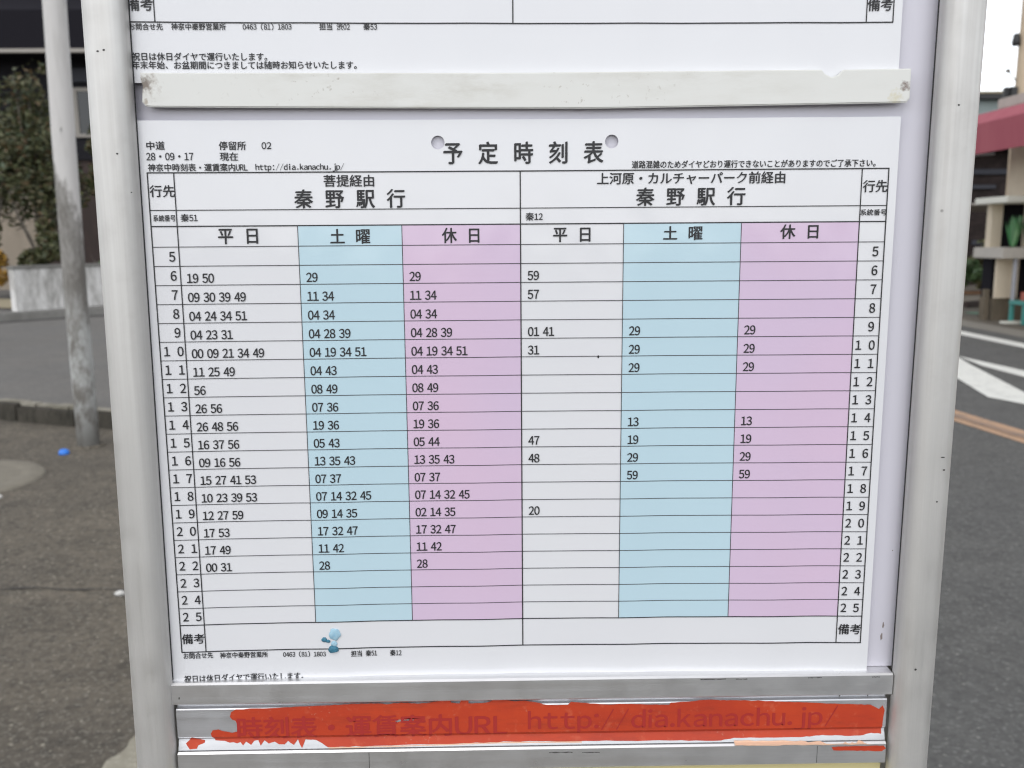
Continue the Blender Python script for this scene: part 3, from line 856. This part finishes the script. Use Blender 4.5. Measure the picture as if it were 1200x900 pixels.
# ------------------------------------------------------------------ peeling red sticker on the channel
STICKER = [(-146.3, -266.5), (-149.0, -268.1), (-149.7, -270.6), (-148.7, -272.1), (-147.0, -272.8), (-146.0, -276.3), (-146.5, -278.8), (-149.1, -279.4), (-152.0, -278.7), (-154.2, -278.3), (-155.9, -277.5), (-158.9, -277.9), (-160.0, -279.8), (-159.4, -281.7), (-158.1, -284.1), (-153.5, -284.4), (-150.9, -285.3), (-148.9, -285.1), (-147.1, -285.7), (-145.4, -285.1), (-144.0, -286.7), (-142.5, -284.9), (-139.9, -286.5), (-138.4, -284.6), (-136.3, -284.3), (-135.0, -286.9), (-133.1, -284.4), (-130.9, -286.0), (-127.9, -285.1), (-125.7, -286.4), (-122.8, -286.5), (-121.0, -284.9), (-118.0, -286.8), (-116.0, -284.2), (-113.8, -288.4), (-112.2, -284.3), (-106.6, -284.7), (-100.6, -288.1), (-72.6, -287.8), (-34.6, -287.4), (-7.0, -286.8), (32.1, -287.1), (75.1, -287.5), (102.0, -287.9), (108.7, -286.7), (143.2, -286.9), (154.7, -286.0), (166.3, -286.6), (175.9, -286.4), (180.2, -285.4), (185.5, -285.9), (185.6, -278.5), (186.2, -272.3), (185.0, -269.7), (183.2, -271.7), (178.8, -269.3), (165.3, -268.7), (146.2, -267.5), (136.6, -266.9), (122.3, -266.1), (107.9, -265.6), (93.7, -265.2), (83.2, -266.0), (75.6, -266.4), (74.7, -267.6), (68.1, -267.3), (51.0, -266.8), (41.5, -266.9), (33.9, -266.2), (24.4, -265.1), (22.5, -266.8), (12.1, -266.6), (8.3, -265.5), (-0.2, -264.2), (-5.9, -264.3), (-13.4, -263.1), (-17.2, -264.4), (-21.0, -265.1), (-28.1, -265.2), (-28.1, -263.2), (-31.8, -263.6), (-32.8, -265.2), (-37.0, -264.6), (-37.5, -263.3), (-41.7, -263.5), (-49.3, -264.7), (-54.0, -265.0), (-62.4, -264.2), (-70.0, -265.1), (-74.7, -264.5), (-86.0, -264.5), (-100.1, -265.1), (-118.9, -265.8)]
ISLAND = [(-173.2, -285.3), (-171.4, -283.7), (-170.1, -281.9), (-168.4, -282.5), (-167.3, -283.2), (-163.6, -283.9), (-163.6, -285.1), (-166.9, -286.3), (-167.6, -287.9), (-171.1, -288.2), (-172.7, -286.2)]
REDRAIL = [(158.9, -291.3), (159.9, -293.1), (170.6, -293.4), (185.1, -294.0), (187.1, -292.5), (185.9, -290.9), (171.4, -290.9)]
HOLE = [(-66.0, -274.3), (-64.6, -273.5), (-60.8, -273.6), (-58.0, -273.4), (-55.9, -272.7), (-56.3, -274.0), (-58.9, -274.6), (-62.7, -274.4), (-64.6, -275.1)]
RESID = [(108.8, -289.4), (121.3, -289.8), (147.2, -289.9), (176.1, -289.9), (180.0, -290.2), (175.1, -288.9), (162.6, -289.3), (137.5, -288.5), (108.7, -287.9)]
def yprof(z):
    P = [(-.2630, -.0016), (-.2662, -.0018), (-.2816, -.0018), (-.2822, -.0012), (-.2834, -.0005), (-.2888, -.0022), (-.2892, -.0040), (-.31, -.0040)]
    for (a, ya), (c, yc) in zip(P, P[1:]):
        if a >= z >= c:
            return ya + (yc - ya) * (a - z) / (a - c)
    return P[0][1] if z > P[0][0] else P[-1][1]
def decal(name, loops, mat, off, parent=None, rough=0.0, label=None):
    """flat outline (mm) with optional holes, laid on the channel's profile"""
    rn = random.Random(len(loops[0]))
    bm = bmesh.new()
    for lp in loops:
        pts = []
        for (x0, z0), (x1, z1) in zip(lp, lp[1:] + lp[:1]):
            d = math.hypot(x1 - x0, z1 - z0); k = max(1, min(8, int(d / 1.6)))
            for i in range(k):
                s = i / k
                pts.append((x0 + (x1 - x0) * s + (rn.uniform(-rough, rough) if i else 0), z0 + (z1 - z0) * s + (rn.uniform(-rough, rough) if i else 0)))
        vs = [bm.verts.new((x / 1000, 0, z / 1000)) for x, z in pts]
        for i in range(len(vs)):
            bm.edges.new((vs[i], vs[(i + 1) % len(vs)]))
    bmesh.ops.triangle_fill(bm, use_beauty=True, use_dissolve=False, edges=bm.edges[:], normal=(0, -1, 0))
    for zc in (-.2662, -.2816, -.2822, -.2834, -.2888, -.2892):
        bmesh.ops.bisect_plane(bm, geom=bm.verts[:] + bm.edges[:] + bm.faces[:], plane_co=(0, 0, zc), plane_no=(0, 0, 1))
    for v in bm.verts:
        v.co.y = yprof(v.co.z) - off; v.co.z += ZT
    for f in bm.faces:
        f.normal_update()
        if f.normal.y > 0: f.normal_flip()
    me = bpy.data.meshes.new(name); bm.to_mesh(me); bm.free()
    o = link(name, me, mat)
    if label: o['label'] = label
    o.parent = parent or sign
    if parent is None: o.matrix_parent_inverse = sinv
    return o
sticker = decal('sticker', [STICKER, HOLE], M['sticker'], .00022, None, .18, 'peeling faded red sticker with a torn lower edge')
decal('sticker_fragment', [ISLAND], M['sticker'], .00022, None, .15)
decal('sticker_fragment', [REDRAIL], M['sticker'], .00022, None, .15)
decal('glue_residue', [RESID], M['residue'], .0003, None, .25)
decal('glue_residue', [[(-100.5, -288.3), (-60, -287.9), (-10, -287.0), (30, -287.3), (30, -287.9), (-10, -287.6), (-60, -288.4), (-100, -288.8)]], M['residue'], .00012, None, .1)

# ------------------------------------------------------------------ lettering
def wide(ch):
    return chr(ord(ch) + 0xFEE0) if 33 <= ord(ch) <= 126 else ch
_glyph = {}
def load_glyphs(chars):
    """outline of each character from Blender's built-in font, one em high"""
    objs = []
    for ch in sorted(set(chars)):
        if ch in _glyph or ch in ' \u3000': continue
        c = bpy.data.curves.new('glyph', 'FONT')
        c.body = wide(ch); c.size = 1; c.resolution_u = 4; c.offset = .006
        o = bpy.data.objects.new('glyph', c); COL.objects.link(o); objs.append((ch, o, c))
    dg = bpy.context.evaluated_depsgraph_get(); dg.update()
    for ch, o, c in objs:
        me = bpy.data.meshes.new_from_object(o.evaluated_get(dg))
        _glyph[ch] = ([(v.co.x, v.co.y) for v in me.vertices], [list(p.vertices) for p in me.polygons])
        bpy.data.objects.remove(o); bpy.data.curves.remove(c); bpy.data.meshes.remove(me)

def layout(s, gap=0.0):
    """[(char, x, squeeze)] in ems: full-width cells, half-width for Latin letters and digits"""
    out, x = [], 0.0
    for ch in s:
        half = ord(ch) < 127
        if ch != ' ':
            out.append((ch, x + (.25 if half else .5), half))
        x += (.5 if half else 1.0) + gap
    return out
def layout_prop(s):
    """[(char, ink centre, squeeze)] with Latin letters set by their own widths"""
    out, x = [], 0.0
    for ch in s:
        if ch == ' ':
            x += .35
        elif ord(ch) < 127:
            X = [v[0] for v in _glyph[ch][0]]; w = (max(X) - min(X)) * (.5 if ch == '/' else 1)
            out.append((ch, x + w / 2 + .05, 'prop')); x += w + .11
        else:
            out.append((ch, x + .5, False)); x += 1.0
    return out
def glyph_pts(ch, cx, half):
    vs, fs = _glyph[ch]
    k = 1.0
    if half == 'prop' and ch == '/':
        k = .5
    if half is True:
        w = max(v[0] for v in vs) - min(v[0] for v in vs)
        k = min(1.0, .44 / w)
    mid = (max(v[0] for v in vs) + min(v[0] for v in vs)) / 2 if half else .5
    return [((x - mid) * k + cx, y) for x, y in vs], fs

class Print:
    def __init__(self): self.b = MB()
    def put(self, vs, fs, y=None):
        self.b.add([(x, (bow(x) if y is None else y(x, z)) - .00032, ZT + z) for x, z in vs], fs)
    def ink(self, vs, fs, em, y=None, w=.0155):
        # the print is a little bolder than the font: two impressions a hair apart
        if y is not None: return self.put(vs, fs, y)
        for k, (dx, dz) in enumerate(((-w, -w * .7), (w, w * .7))):
            self.b.add([(x + dx * em, bow(x) - .00032 - .00003 * k, ZT + z + dz * em) for x, z in vs], fs)
    def fit(self, s, x0, x1, z0, z1, gap=0, y=None):
        """set a string so that its ink fills x0..x1, z0..z1"""
        G = [glyph_pts(*g) for g in (layout_prop(s) if gap == 'prop' else layout(s, gap))]
        X = [v[0] for g in G for v in g[0]]; Z = [v[1] for g in G for v in g[0]]
        ax, bx, az, bz = min(X), max(X), min(Z), max(Z)
        for vs, fs in G:
            self.ink([(x0 + (x - ax) * (x1 - x0) / (bx - ax), z0 + (z - az) * (z1 - z0) / (bz - az)) for x, z in vs], fs, z1 - z0, y)
    def digits(self, s, x, base, h, adv):
        """times: x of the first digit's cell, adv = digit advance; a gap is 0.62 of a digit"""
        for ch in s:
            if ch != ' ':
                vs, fs = _glyph[ch]
                em = h / .733
                k = adv / .60
                self.ink([((vx - .5) * k + x + adv / 2, vy * em + base) for vx, vy in vs], fs, em)
                x += adv
            else:
                x += adv * .62
    def centre(self, s, cx, cz, h, kx=1.0):
        vs, fs = _glyph[s]; em = h / .733
        self.ink([((vx - .5) * em * kx + cx, (vy - .3665) * em + cz) for vx, vy in vs], fs, em)

UP_TEXT = [
    ('備考', -0.1758, -0.1643, 0.0708, 0.0766, 0),
    ('備考', 0.1582, 0.1694, 0.0697, 0.0756, 0),
    ('お問合せ先', -0.1755, -0.1606, 0.0626, 0.0655, 0),
    ('神奈中秦野営業所', -0.1569, -0.1327, 0.0627, 0.0656, 0),
    ('0463 (81) 1803', -0.1251, -0.1032, 0.0627, 0.0656, 0),
    ('担当 渋02', -0.0906, -0.0770, 0.0627, 0.0656, 0),
    ('秦53', -0.0709, -0.0647, 0.0627, 0.0656, 0),
    ('祝日は休日ダイヤで運行いたします。', -0.1751, -0.1149, 0.0495, 0.0530, 0),
    ('年末年始、お盆期間につきましては随時お知らせいたします。', -0.1754, -0.0745, 0.0458, 0.0493, 0),
]
LOW_TEXT = [
    ('中道', -0.1716, -0.1634, 0.0103, 0.0141, 0),
    ('停留所', -0.1389, -0.1266, 0.0101, 0.0140, 0),
    ('02', -0.1194, -0.1150, 0.0105, 0.0136, 0),
    ('28・09・17', -0.1720, -0.1508, 0.0056, 0.0090, 0),
    ('現在', -0.1388, -0.1305, 0.0053, 0.0091, 0),
    ('神奈中時刻表・運賃案内URL', -0.1716, -0.1264, 0.0006, 0.0041, 0),
    ('http://dia.kanachu.jp/', -0.1227, -0.0819, 0.0003, 0.0040, 0),
    ('予定時刻表', -0.0356, 0.0387, 0.0032, 0.0133, 0.72),
    ('道路混雑のためダイヤどおり運行できないことがありますのでご了承下さい。', 0.0521, 0.1658, 0.0008, 0.0043, 0),
    ('菩提経由', -0.0915, -0.0683, -0.0067, -0.0013, 0),
    ('秦野駅行', -0.1055, -0.0541, -0.0165, -0.0079, 0.6),
    ('上河原・カルチャーパーク前経由', 0.0359, 0.1239, -0.0065, -0.0010, 0),
    ('秦野駅行', 0.0543, 0.1056, -0.0164, -0.0080, 0.6),
    ('行先', -0.1716, -0.1602, -0.0110, -0.0056, 0),
    ('行先', 0.1606, 0.1719, -0.0109, -0.0053, 0),
    ('系統番号', -0.1709, -0.1607, -0.0221, -0.0191, 0),
    ('系統番号', 0.1600, 0.1723, -0.0216, -0.0187, 0),
    ('秦51', -0.1584, -0.1507, -0.0223, -0.0187, 0),
    ('秦12', 0.0023, 0.0104, -0.0228, -0.0191, 0),
    ('平日', -0.1417, -0.1234, -0.0327, -0.0257, 0.65),
    ('土曜', -0.0895, -0.0710, -0.0330, -0.0261, 0.65),
    ('休日', -0.0371, -0.0196, -0.0330, -0.0259, 0.65),
    ('平日', 0.0154, 0.0329, -0.0329, -0.0263, 0.65),
    ('土曜', 0.0675, 0.0860, -0.0324, -0.0259, 0.65),
    ('休日', 0.1227, 0.1407, -0.0322, -0.0255, 0.65),
    ('備考', -0.1717, -0.1605, -0.2315, -0.2262, 0),
    ('備考', 0.1606, 0.1720, -0.2314, -0.2259, 0),
    ('お問合せ先', -0.1715, -0.1569, -0.2395, -0.2363, 0),
    ('神奈中秦野営業所', -0.1535, -0.1295, -0.2399, -0.2367, 0),
    ('0463 (81) 1803', -0.1218, -0.1003, -0.2402, -0.2370, 0),
    ('担当 秦51', -0.0875, -0.0744, -0.2405, -0.2372, 0),
    ('秦12', -0.0678, -0.0620, -0.2406, -0.2373, 0),
    ('祝日は休日ダイヤで運行いたします。', -0.1719, -0.1122, -0.2525, -0.2484, 0),
]
STICK_TEXT = [
    ('時刻表・運賃案内URL', -0.1480, -0.0086, -0.2836, -0.2708, 0),
    ('http://dia.kanachu.jp/', 0.0023, 0.1618, -0.2829, -0.2692, 0),
]
TIMES = {
    'weekday_1': {6: '19 50', 7: '09 30 39 49', 8: '04 24 34 51', 9: '04 23 31', 10: '00 09 21 34 49', 11: '11 25 49', 12: '56', 13: '26 56', 14: '26 48 56',
                  15: '16 37 56', 16: '09 16 56', 17: '15 27 41 53', 18: '10 23 39 53', 19: '12 27 59', 20: '17 53', 21: '17 49', 22: '00 31'},
    'saturday_1': {6: '29', 7: '11 34', 8: '04 34', 9: '04 28 39', 10: '04 19 34 51', 11: '04 43', 12: '08 49', 13: '07 36', 14: '19 36', 15: '05 43', 16: '13 35 43',
                   17: '07 37', 18: '07 14 32 45', 19: '09 14 35', 20: '17 32 47', 21: '11 42', 22: '28'},
    'holiday_1': {6: '29', 7: '11 34', 8: '04 34', 9: '04 28 39', 10: '04 19 34 51', 11: '04 43', 12: '08 49', 13: '07 36', 14: '19 36', 15: '05 44', 16: '13 35 43',
                  17: '07 37', 18: '07 14 32 45', 19: '02 14 35', 20: '17 32 47', 21: '11 42', 22: '28'},
    'weekday_2': {6: '59', 7: '57', 9: '01 41', 10: '31', 15: '47', 16: '48', 19: '20'},
    'saturday_2': {9: '29', 10: '29', 11: '29', 14: '13', 15: '19', 16: '29', 17: '59'},
    'holiday_2': {9: '29', 10: '29', 11: '29', 14: '13', 15: '19', 16: '29', 17: '59'},
}
load_glyphs(''.join(t[0] for t in UP_TEXT + LOW_TEXT + STICK_TEXT) + '0123456789')

# ------------------------------------------------------------------ the timetable sheets
UC = {'L': 0, 'li': .03475, 'B': .19625, 'C': .33757, 'M': .4998, 'D': .6412, 'E': .8029, 'ri': .9642, 'R': 1}
XC = {k: (u - .5) * TW for k, u in UC.items()}
S_ = .844
V_R1, V_HDR, V_R25, V_BOT = -.020162 * S_, -.028909 * S_, -.262574 * S_, -.27958 * S_
V_H2 = -.04015 * S_
ROW = (V_R25 - V_H2) / 21
def strip_mesh(b, x0, x1, z0, z1, off, step=.005, mi=0):
    """a thin printed area that follows the bow of the sheet"""
    n = max(1, int(math.ceil(abs(x1 - x0) / step)))
    vs = []
    for i in range(n + 1):
        x = x0 + (x1 - x0) * i / n
        vs += [(x, bow(x) - off, ZT + z0), (x, bow(x) - off, ZT + z1)]
    b.add(vs, [(2 * i, 2 * i + 2, 2 * i + 3, 2 * i + 1) for i in range(n)], mi)
def hline(b, x0, x1, z, w, mi=0, z_end=None):
    n = max(1, int(math.ceil(abs(x1 - x0) / .005))); vs = []
    for i in range(n + 1):
        x = x0 + (x1 - x0) * i / n; zz = z + ((z_end if z_end is not None else z) - z) * i / n
        vs += [(x, bow(x) - .00026, ZT + zz - w / 2), (x, bow(x) - .00026, ZT + zz + w / 2)]
    b.add(vs, [(2 * i, 2 * i + 2, 2 * i + 3, 2 * i + 1) for i in range(n)], mi)
def vline(b, x, z0, z1, w, mi=0):
    y = bow(x) - .00028
    b.add([(x - w / 2, y, ZT + z0), (x + w / 2, y, ZT + z0), (x + w / 2, y, ZT + z1), (x - w / 2, y, ZT + z1)], [(0, 1, 2, 3)], mi)

def paper(root, x0, x1, z0, z1, holes=()):
    n = 76; b = MB(); vs = []
    xs = [x0 + (x1 - x0) * i / n for i in range(n + 1)]
    for x in xs:
        for z in (z0, z1):
            vs += [(x, bow(x), ZT + z), (x, bow(x) + .0005, ZT + z)]
    fs = []
    for i in range(n):
        a = 4 * i; c = a + 4
        fs += [(a, c, c + 2, a + 2), (a + 1, a + 3, c + 3, c + 1), (a, a + 1, c + 1, c), (a + 2, c + 2, c + 3, a + 3)]
    fs += [(0, 2, 3, 1), (4 * n, 4 * n + 1, 4 * n + 3, 4 * n + 2)]
    b.add(vs, fs)
    o = b.build('paper', M['paper'], root)
    for hx, hz in holes:                      # punched holes, cut for real
        c = MB(); c.tube([(hx, -.01, ZT + hz), (hx, .02, ZT + hz)], .0031, 32)
        co = c.build('punch', M['paper'])
        for p in co.data.polygons: p.use_smooth = False
        md = o.modifiers.new('hole', 'BOOLEAN'); md.operation = 'DIFFERENCE'; md.object = co; md.solver = 'EXACT'
        dg = bpy.context.evaluated_depsgraph_get(); dg.update()
        me = bpy.data.meshes.new_from_object(o.evaluated_get(dg))
        o.modifiers.clear(); o.data = me
        bpy.data.objects.remove(co)
    return o

sheet = empty('timetable_sheet'); tag(sheet, 'full printed bus timetable with blue and violet columns, below the white strip', 'timetable', 'paper timetables on the sign')
paper(sheet, -.1805, .17640, -.2560, .02335, [(-.0382, .0131), (.0426, .0131)])
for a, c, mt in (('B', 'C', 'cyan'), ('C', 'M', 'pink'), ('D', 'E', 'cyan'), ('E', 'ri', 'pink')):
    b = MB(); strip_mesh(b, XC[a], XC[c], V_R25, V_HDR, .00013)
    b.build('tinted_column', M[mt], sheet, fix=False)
b = MB()
TH, MD, TN = .00055, .00040, .00030
for z, w in ((0, TH), (V_HDR, TH), (V_BOT, TH), (V_R25, TH * .9)):
    hline(b, XC['L'] - TH / 2, XC['R'] + TH / 2, z, w)
hline(b, XC['L'], XC['R'], V_R1, MD)
for k in range(21):
    hline(b, XC['L'], XC['R'], V_H2 + k * ROW, TN * 1.15, 1)
for k in ('L', 'R', 'M', 'li', 'ri'):
    vline(b, XC[k], V_BOT, 0, TH if k in 'LRM' else TH * .92)
for k in ('B', 'C', 'D', 'E'):
    vline(b, XC[k], V_R25, V_HDR, TN * 1.1, 1)
b.build('ruled_lines', [M['ink'], M['ink_thin']], sheet, fix=False)
P = Print()
for t in LOW_TEXT: P.fit(*t)
for h in range(5, 26):
    cz = V_H2 + (h - 5 + .5) * ROW
    for side in (0, 1):
        xa, xb = ((-.1690, -.1626), (.1626, .1690))[side]
        if h >= 10: P.centre(str(h // 10), xa, cz, .0044, .82)
        P.centre(str(h % 10), xb - (.0008 if h < 10 else 0), cz, .0044, .82)
for name, x in (('weekday_1', -.1575), ('saturday_1', -.1016), ('holiday_1', -.0530), ('weekday_2', .0032), ('saturday_2', .0518), ('holiday_2', .1073)):
    for h, s in TIMES[name].items():
        P.digits(s, x, V_H2 + (h - 4) * ROW + .00115, .0042, .00275)
P.b.add([(.0372 + .0005 * math.cos(i), bow(.0372) - .00034, ZT - .0878 + .0008 * math.sin(i)) for i in range(6)], [list(range(6))])
P.b.build('lettering', M['ink'], sheet, fix=False)

upper = empty('timetable_sheet'); tag(upper, 'upper timetable sheet, only its bottom margin and notes in view above the white strip', 'timetable', 'paper timetables on the sign')
ux = -.00325                                       # hangs a little to the left, and a touch crooked
paper(upper, -.1805, .17400, .03985, .36)
b = MB()
uz = .0655
hline(b, -.1766, .1701, .0661, TH, 0, .0648)
hline(b, -.1766, .1701, .0820, TH * .9, 0, .0807)
for x in (-.1764, -.1639, -.0030, .1579, .1699):
    vline(b, x, .0661 - (x + .1764) * .00375, .345, TH if abs(x) > .17 or abs(x) < .01 else TH * .92)
for k in range(21):
    hline(b, -.1764, .1699, .0820 - (k + 1) * ROW, TN, 1, .0807 - (k + 1) * ROW)
b.build('ruled_lines', [M['ink'], M['ink_thin']], upper, fix=False)
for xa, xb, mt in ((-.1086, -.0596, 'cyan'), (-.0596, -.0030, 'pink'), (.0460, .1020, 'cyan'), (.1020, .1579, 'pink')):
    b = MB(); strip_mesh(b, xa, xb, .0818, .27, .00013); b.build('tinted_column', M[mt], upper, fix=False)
P = Print()
for t in UP_TEXT: P.fit(*t)
P.b.build('lettering', M['ink'], upper, fix=False)

b = MB()
for k, d in enumerate((-1, 1)):            # bold lettering, wrapped over the channel's ridges
    P = Print()
    for t in STICK_TEXT:
        t = t[:5] + ((.00022 if t[1] < -.1 else .00009),)
        P.fit(t[0], t[1] + (.0018 if t[1] < -.1 else 0) + d * t[5], t[2] + d * t[5], t[3] + d * .6 * t[5], t[4] + d * .6 * t[5], 'prop', y=lambda x, z: 0)
    me = bpy.data.meshes.new('tmp'); me.from_pydata(P.b.v, [], P.b.f)
    bm = bmesh.new(); bm.from_mesh(me); bpy.data.meshes.remove(me)
    for zc in (-.2662, -.2816, -.2822, -.2834, -.2888):
        bmesh.ops.bisect_plane(bm, geom=bm.verts[:] + bm.edges[:] + bm.faces[:], plane_co=(0, 0, ZT + zc), plane_no=(0, 0, 1))
    bm.verts.index_update()
    b.add([(v.co.x, yprof(v.co.z - ZT) - .00034 - .00004 * k, v.co.z) for v in bm.verts], [[v.index for v in f.verts] for f in bm.faces])
    bm.free()
b.build('sticker_lettering', M['sticker_ink'], sticker, fix=False)

# white plastic strip that holds the sheets, chipped at its left end
STRIP = [(-171.4, 43.9), (-171.4, 40.5), (-170.6, 38.3), (-171.0, 35.4), (-171.4, 31.3), (-170.0, 29.4), (-167.7, 29.0), (-158.5, 28.9)] + \
        [(35.2, 27.6), (177.5, 29.2), (178.9, 31.1), (178.8, 44.2), (147.9, 43.9), (145.7, 41.7), (142.6, 40.6), (139.4, 42.1), (137.8, 44.0), (-3.7, 43.5)]
pts = []
for (x0, z0), (x1, z1) in zip(STRIP, STRIP[1:] + STRIP[:1]):
    k = max(1, int(math.hypot(x1 - x0, z1 - z0) / 6))
    pts += [((x0 + (x1 - x0) * i / k) / 1000, (z0 + (z1 - z0) * i / k) / 1000) for i in range(k)]
bm = bmesh.new()
f = bm.faces.new([bm.verts.new((x, 0, z)) for x, z in pts])
f.normal_update()
if f.normal.y > 0: f.normal_flip()
r = bmesh.ops.extrude_face_region(bm, geom=[f])
for v in r['geom']:
    if isinstance(v, bmesh.types.BMVert): v.co.y += .0023
bmesh.ops.recalc_face_normals(bm, faces=bm.faces)
bmesh.ops.bevel(bm, geom=[e for e in bm.edges if abs(e.verts[0].co.y) < 1e-6 and abs(e.verts[1].co.y) < 1e-6], offset=.0005, segments=2, affect='EDGES', clamp_overlap=True)
for k in range(-33, 36):
    bmesh.ops.bisect_plane(bm, geom=bm.verts[:] + bm.edges[:] + bm.faces[:], plane_co=(k * .0052, 0, 0), plane_no=(1, 0, 0))
for v in bm.verts:
    v.co.y += bow0(v.co.x) - .0031 + .0004 * (abs(v.co.x) / .17) ** 4
    v.co.z += ZT
me = bpy.data.meshes.new('holding_strip'); bm.to_mesh(me); bm.free()
o = link('holding_strip', me, M['strip'])
tag(o, 'dirty white plastic strip with brown stained ends running across between the two timetables', 'strip')

# lump of blue putty stuck to the lower sheet
def blob(c, r, seed, mi, flatten=.5):
    rn = random.Random(seed)
    bm = bmesh.new(); bmesh.ops.create_icosphere(bm, subdivisions=4, radius=1)
    from mathutils import noise
    vs = []
    for v in bm.verts:
        d = 1 + .22 * noise.noise(v.co * 1.6 + Vector((seed, 0, 0))) + .07 * noise.noise(v.co * 5 + Vector((seed, 3, 0)))
        p = v.co * d
        vs.append((c[0] + p.x * r[0], bow(c[0]) - .0002 + p.y * r[1] * flatten, ZT + c[1] + p.z * r[2]))
    fs = [[v.index for v in f.verts] for f in bm.faces]; bm.free()
    return vs, fs, mi
b = MB()
for args in (((-.0953, -.2281), (.0027, .0018, .0032), 2.0, 1), ((-.1007, -.2309), (.0013, .0014, .0012), 5.0, 0), ((-.0989, -.2318), (.0012, .0012, .0008), 7.0, 0),
             ((-.0962, -.2362), (.0026, .0026, .0019), 9.0, 0), ((-.0958, -.2332), (.0016, .0010, .0014), 12.0, 1)):
    vs, fs, mi = blob(*args); b.add(vs, fs, mi, True)
o = b.build('putty_lump', [M['putty'], M['putty_pale']])
tag(o, 'small blue putty lumps stuck on the bottom row of the timetable', 'putty')
